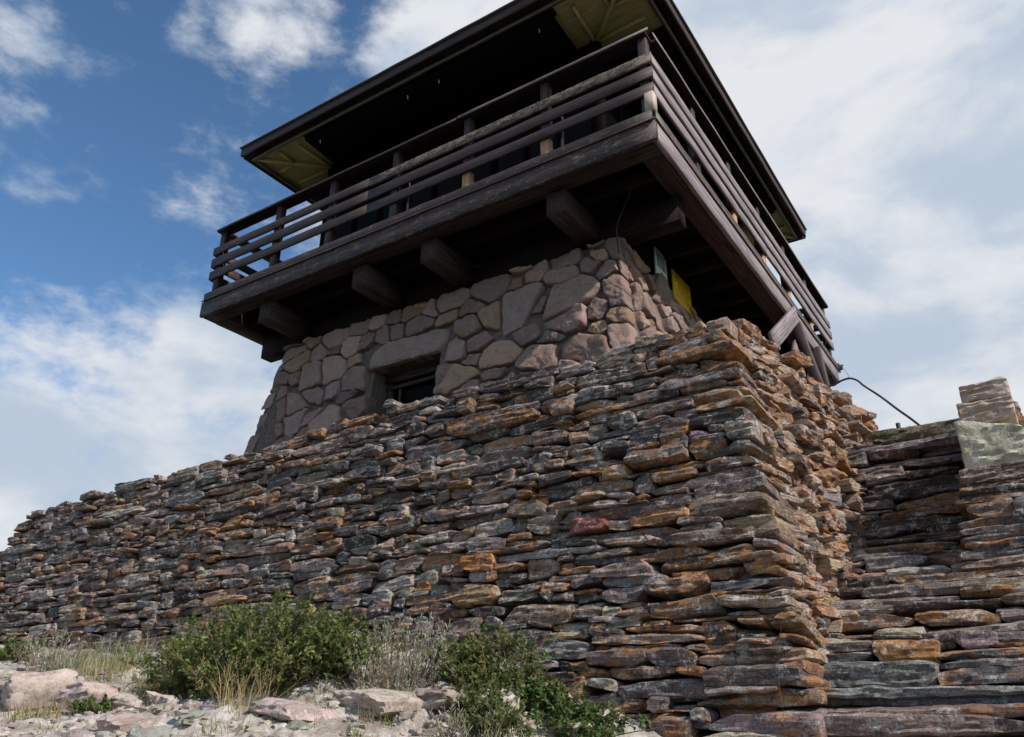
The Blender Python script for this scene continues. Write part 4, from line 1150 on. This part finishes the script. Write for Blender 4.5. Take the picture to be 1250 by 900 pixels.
def sagebrush(label, x, y, n, sp, h, ry=None, group=None):
    z0 = float(ground_z(x, y)[0]); o = thing('sagebrush', label, 'sagebrush', (x, y, z0), group); sm, lm = MB(), MB()
    for _ in range(n):
        r = sp * math.sqrt(rng.uniform(0, 1)); an = rng.uniform(0, 6.2832); b = np.array([r * math.cos(an), (ry or sp) / sp * r * math.sin(an), 0]); b[2] = float(ground_z(x + b[0], y + b[1])[0]) - z0 - .01
        L = h * rng.uniform(.5, 1.1) * (1 - .3 * (r / sp) ** 2); tip = b + np.array([b[0] * .45 + rng.normal(0, .03), b[1] * .45 + rng.normal(0, .03), L]); mid = (b + tip) / 2 + np.array([-b[0] * .1, 0, .02])
        twig_tube(sm, [b, mid, tip], .003, .001); c0 = np.array(SAGE[rng.integers(4)]) * rng.uniform(.75, 1.2)
        for t in np.linspace(.15, 1, int(L / .011)):
            p = (1 - t) ** 2 * b + 2 * t * (1 - t) * mid + t * t * tip; d = np.array([rng.normal(0, .55), rng.normal(0, .55), .8])
            leaf_fan(lm, p, d, rng.normal(0, 1, 3) + [0, -.6, .6], rng.uniform(.016, .034), rng.uniform(.0035, .006), c0 * rng.uniform(.8, 1.25))
    sm.build('stems', M_STEM, o); lm.build('foliage', M_SAGE, o); return o


leafy_shrub('green_shrub', 'largest bushy green shrub growing against the foot of the big wall', 'shrub', -1.45, -2.86, .86, .36, .42, 190, .024, dens=1.5)
leafy_shrub('green_shrub', 'rounded green shrub right of the grey sagebrush', 'shrub', -.06, -2.55, .33, .19, .34, 66, .020, dens=1.2)
leafy_shrub('leafy_plant', 'low spreading leafy plant below the rounded shrub, nearest the wall corner', 'plant', .30, -2.52, .30, .16, .17, 60, .022, pal=[(.07, .12, .03), (.09, .15, .04), (.11, .16, .06), (.06, .09, .03)])
leafy_shrub('leafy_plant', 'low yellow green plant in front of the rounded shrub', 'plant', .08, -2.86, .26, .14, .17, 46, .020, pal=[(.12, .145, .05), (.09, .12, .04), (.16, .16, .07)])
leafy_shrub('leafy_plant', 'little bright green weed among the rocks at the lower left', 'plant', -1.95, -3.45, .10, .08, .10, 10, .02, pal=[(.08, .13, .03), (.1, .15, .05)])
leafy_shrub('leafy_plant', 'dark green weed at the left end of the wall foot', 'plant', -4.55, -2.62, .22, .14, .16, 18, .026)
sagebrush('pale grey sagebrush standing between the two green shrubs', -.52, -2.76, 115, .22, .35, .16)
sagebrush('grey sagebrush tuft near the left end of the wall foot', -4.0, -2.62, 60, .30, .25, .16)
sagebrush('low grey sagebrush sprig in front of the rounded shrub', .12, -3.0, 30, .16, .16, .1)
tuft('grass_tuft', 'grey green grass tuft with seed heads left of the big shrub', 'grass tuft', -3.2, -2.56, 300, .24, .24, SAGE + GRASS, ry=.14, seedhead=.3)
tuft('grass_tuft', 'straw yellow dry grass tuft at the front of the big green shrub', 'grass tuft', -.95, -3.36, 110, .13, .27, STRAW, lean=.55, seedhead=.5, wd=.0028)
tuft('grass_tuft', 'green and straw grass tuft at the left flank of the big green shrub', 'grass tuft', -2.05, -3.0, 260, .17, .21, GRASS + STRAW, seedhead=.2)
tuft('grass_tuft', 'thin tall pale grass stalks against the wall left of the big shrub', 'grass tuft', -2.55, -2.45, 90, .16, .30, STRAW + GRASS, wd=.003, seedhead=.5, ry=.08)
tuft('grass_tuft', 'green grass tuft under the pale grey sagebrush', 'grass tuft', -.30, -3.05, 160, .14, .12, GRASS)
tuft('grass_tuft', 'broad grey green grass tuft beside the leftmost rock', 'grass tuft', -3.75, -2.62, 240, .26, .20, SAGE + GRASS, ry=.12, seedhead=.3)
tuft('grass_tuft', 'yellowing grass tuft between the broad pale rock and the wall', 'grass tuft', -2.95, -2.85, 220, .24, .17, GRASS + STRAW, ry=.14, seedhead=.2)
tuft('grass_tuft', 'straw and green grass tuft at the very bottom left corner', 'grass tuft', -2.0, -3.75, 150, .2, .13, STRAW + GRASS, ry=.1)
tuft('grass_tuft', 'sparse grey green grass tuft in front of the low yellow green plant', 'grass tuft', .22, -2.98, 150, .16, .13, SAGE + GRASS, ry=.1)
lm = MB()
for _ in range(900):
    x, y = rng.uniform(-5.5, .7), rng.uniform(-4.0, -2.4)
    if fbm(np.array([[x * 1.6, y * 1.6, 3.]]), 77, 2)[0] < -.02: continue
    blades(lm, x, y, int(rng.integers(6, 22)), rng.uniform(.02, .06), rng.uniform(.05, .12), STRAW + GRASS + SAGE[:2], wd=.0032, lean=.6)
tag(lm.build('dry_grass', M_STRAW), 'short dry grass scattered over the rocky ground', 'grass', kind='stuff')
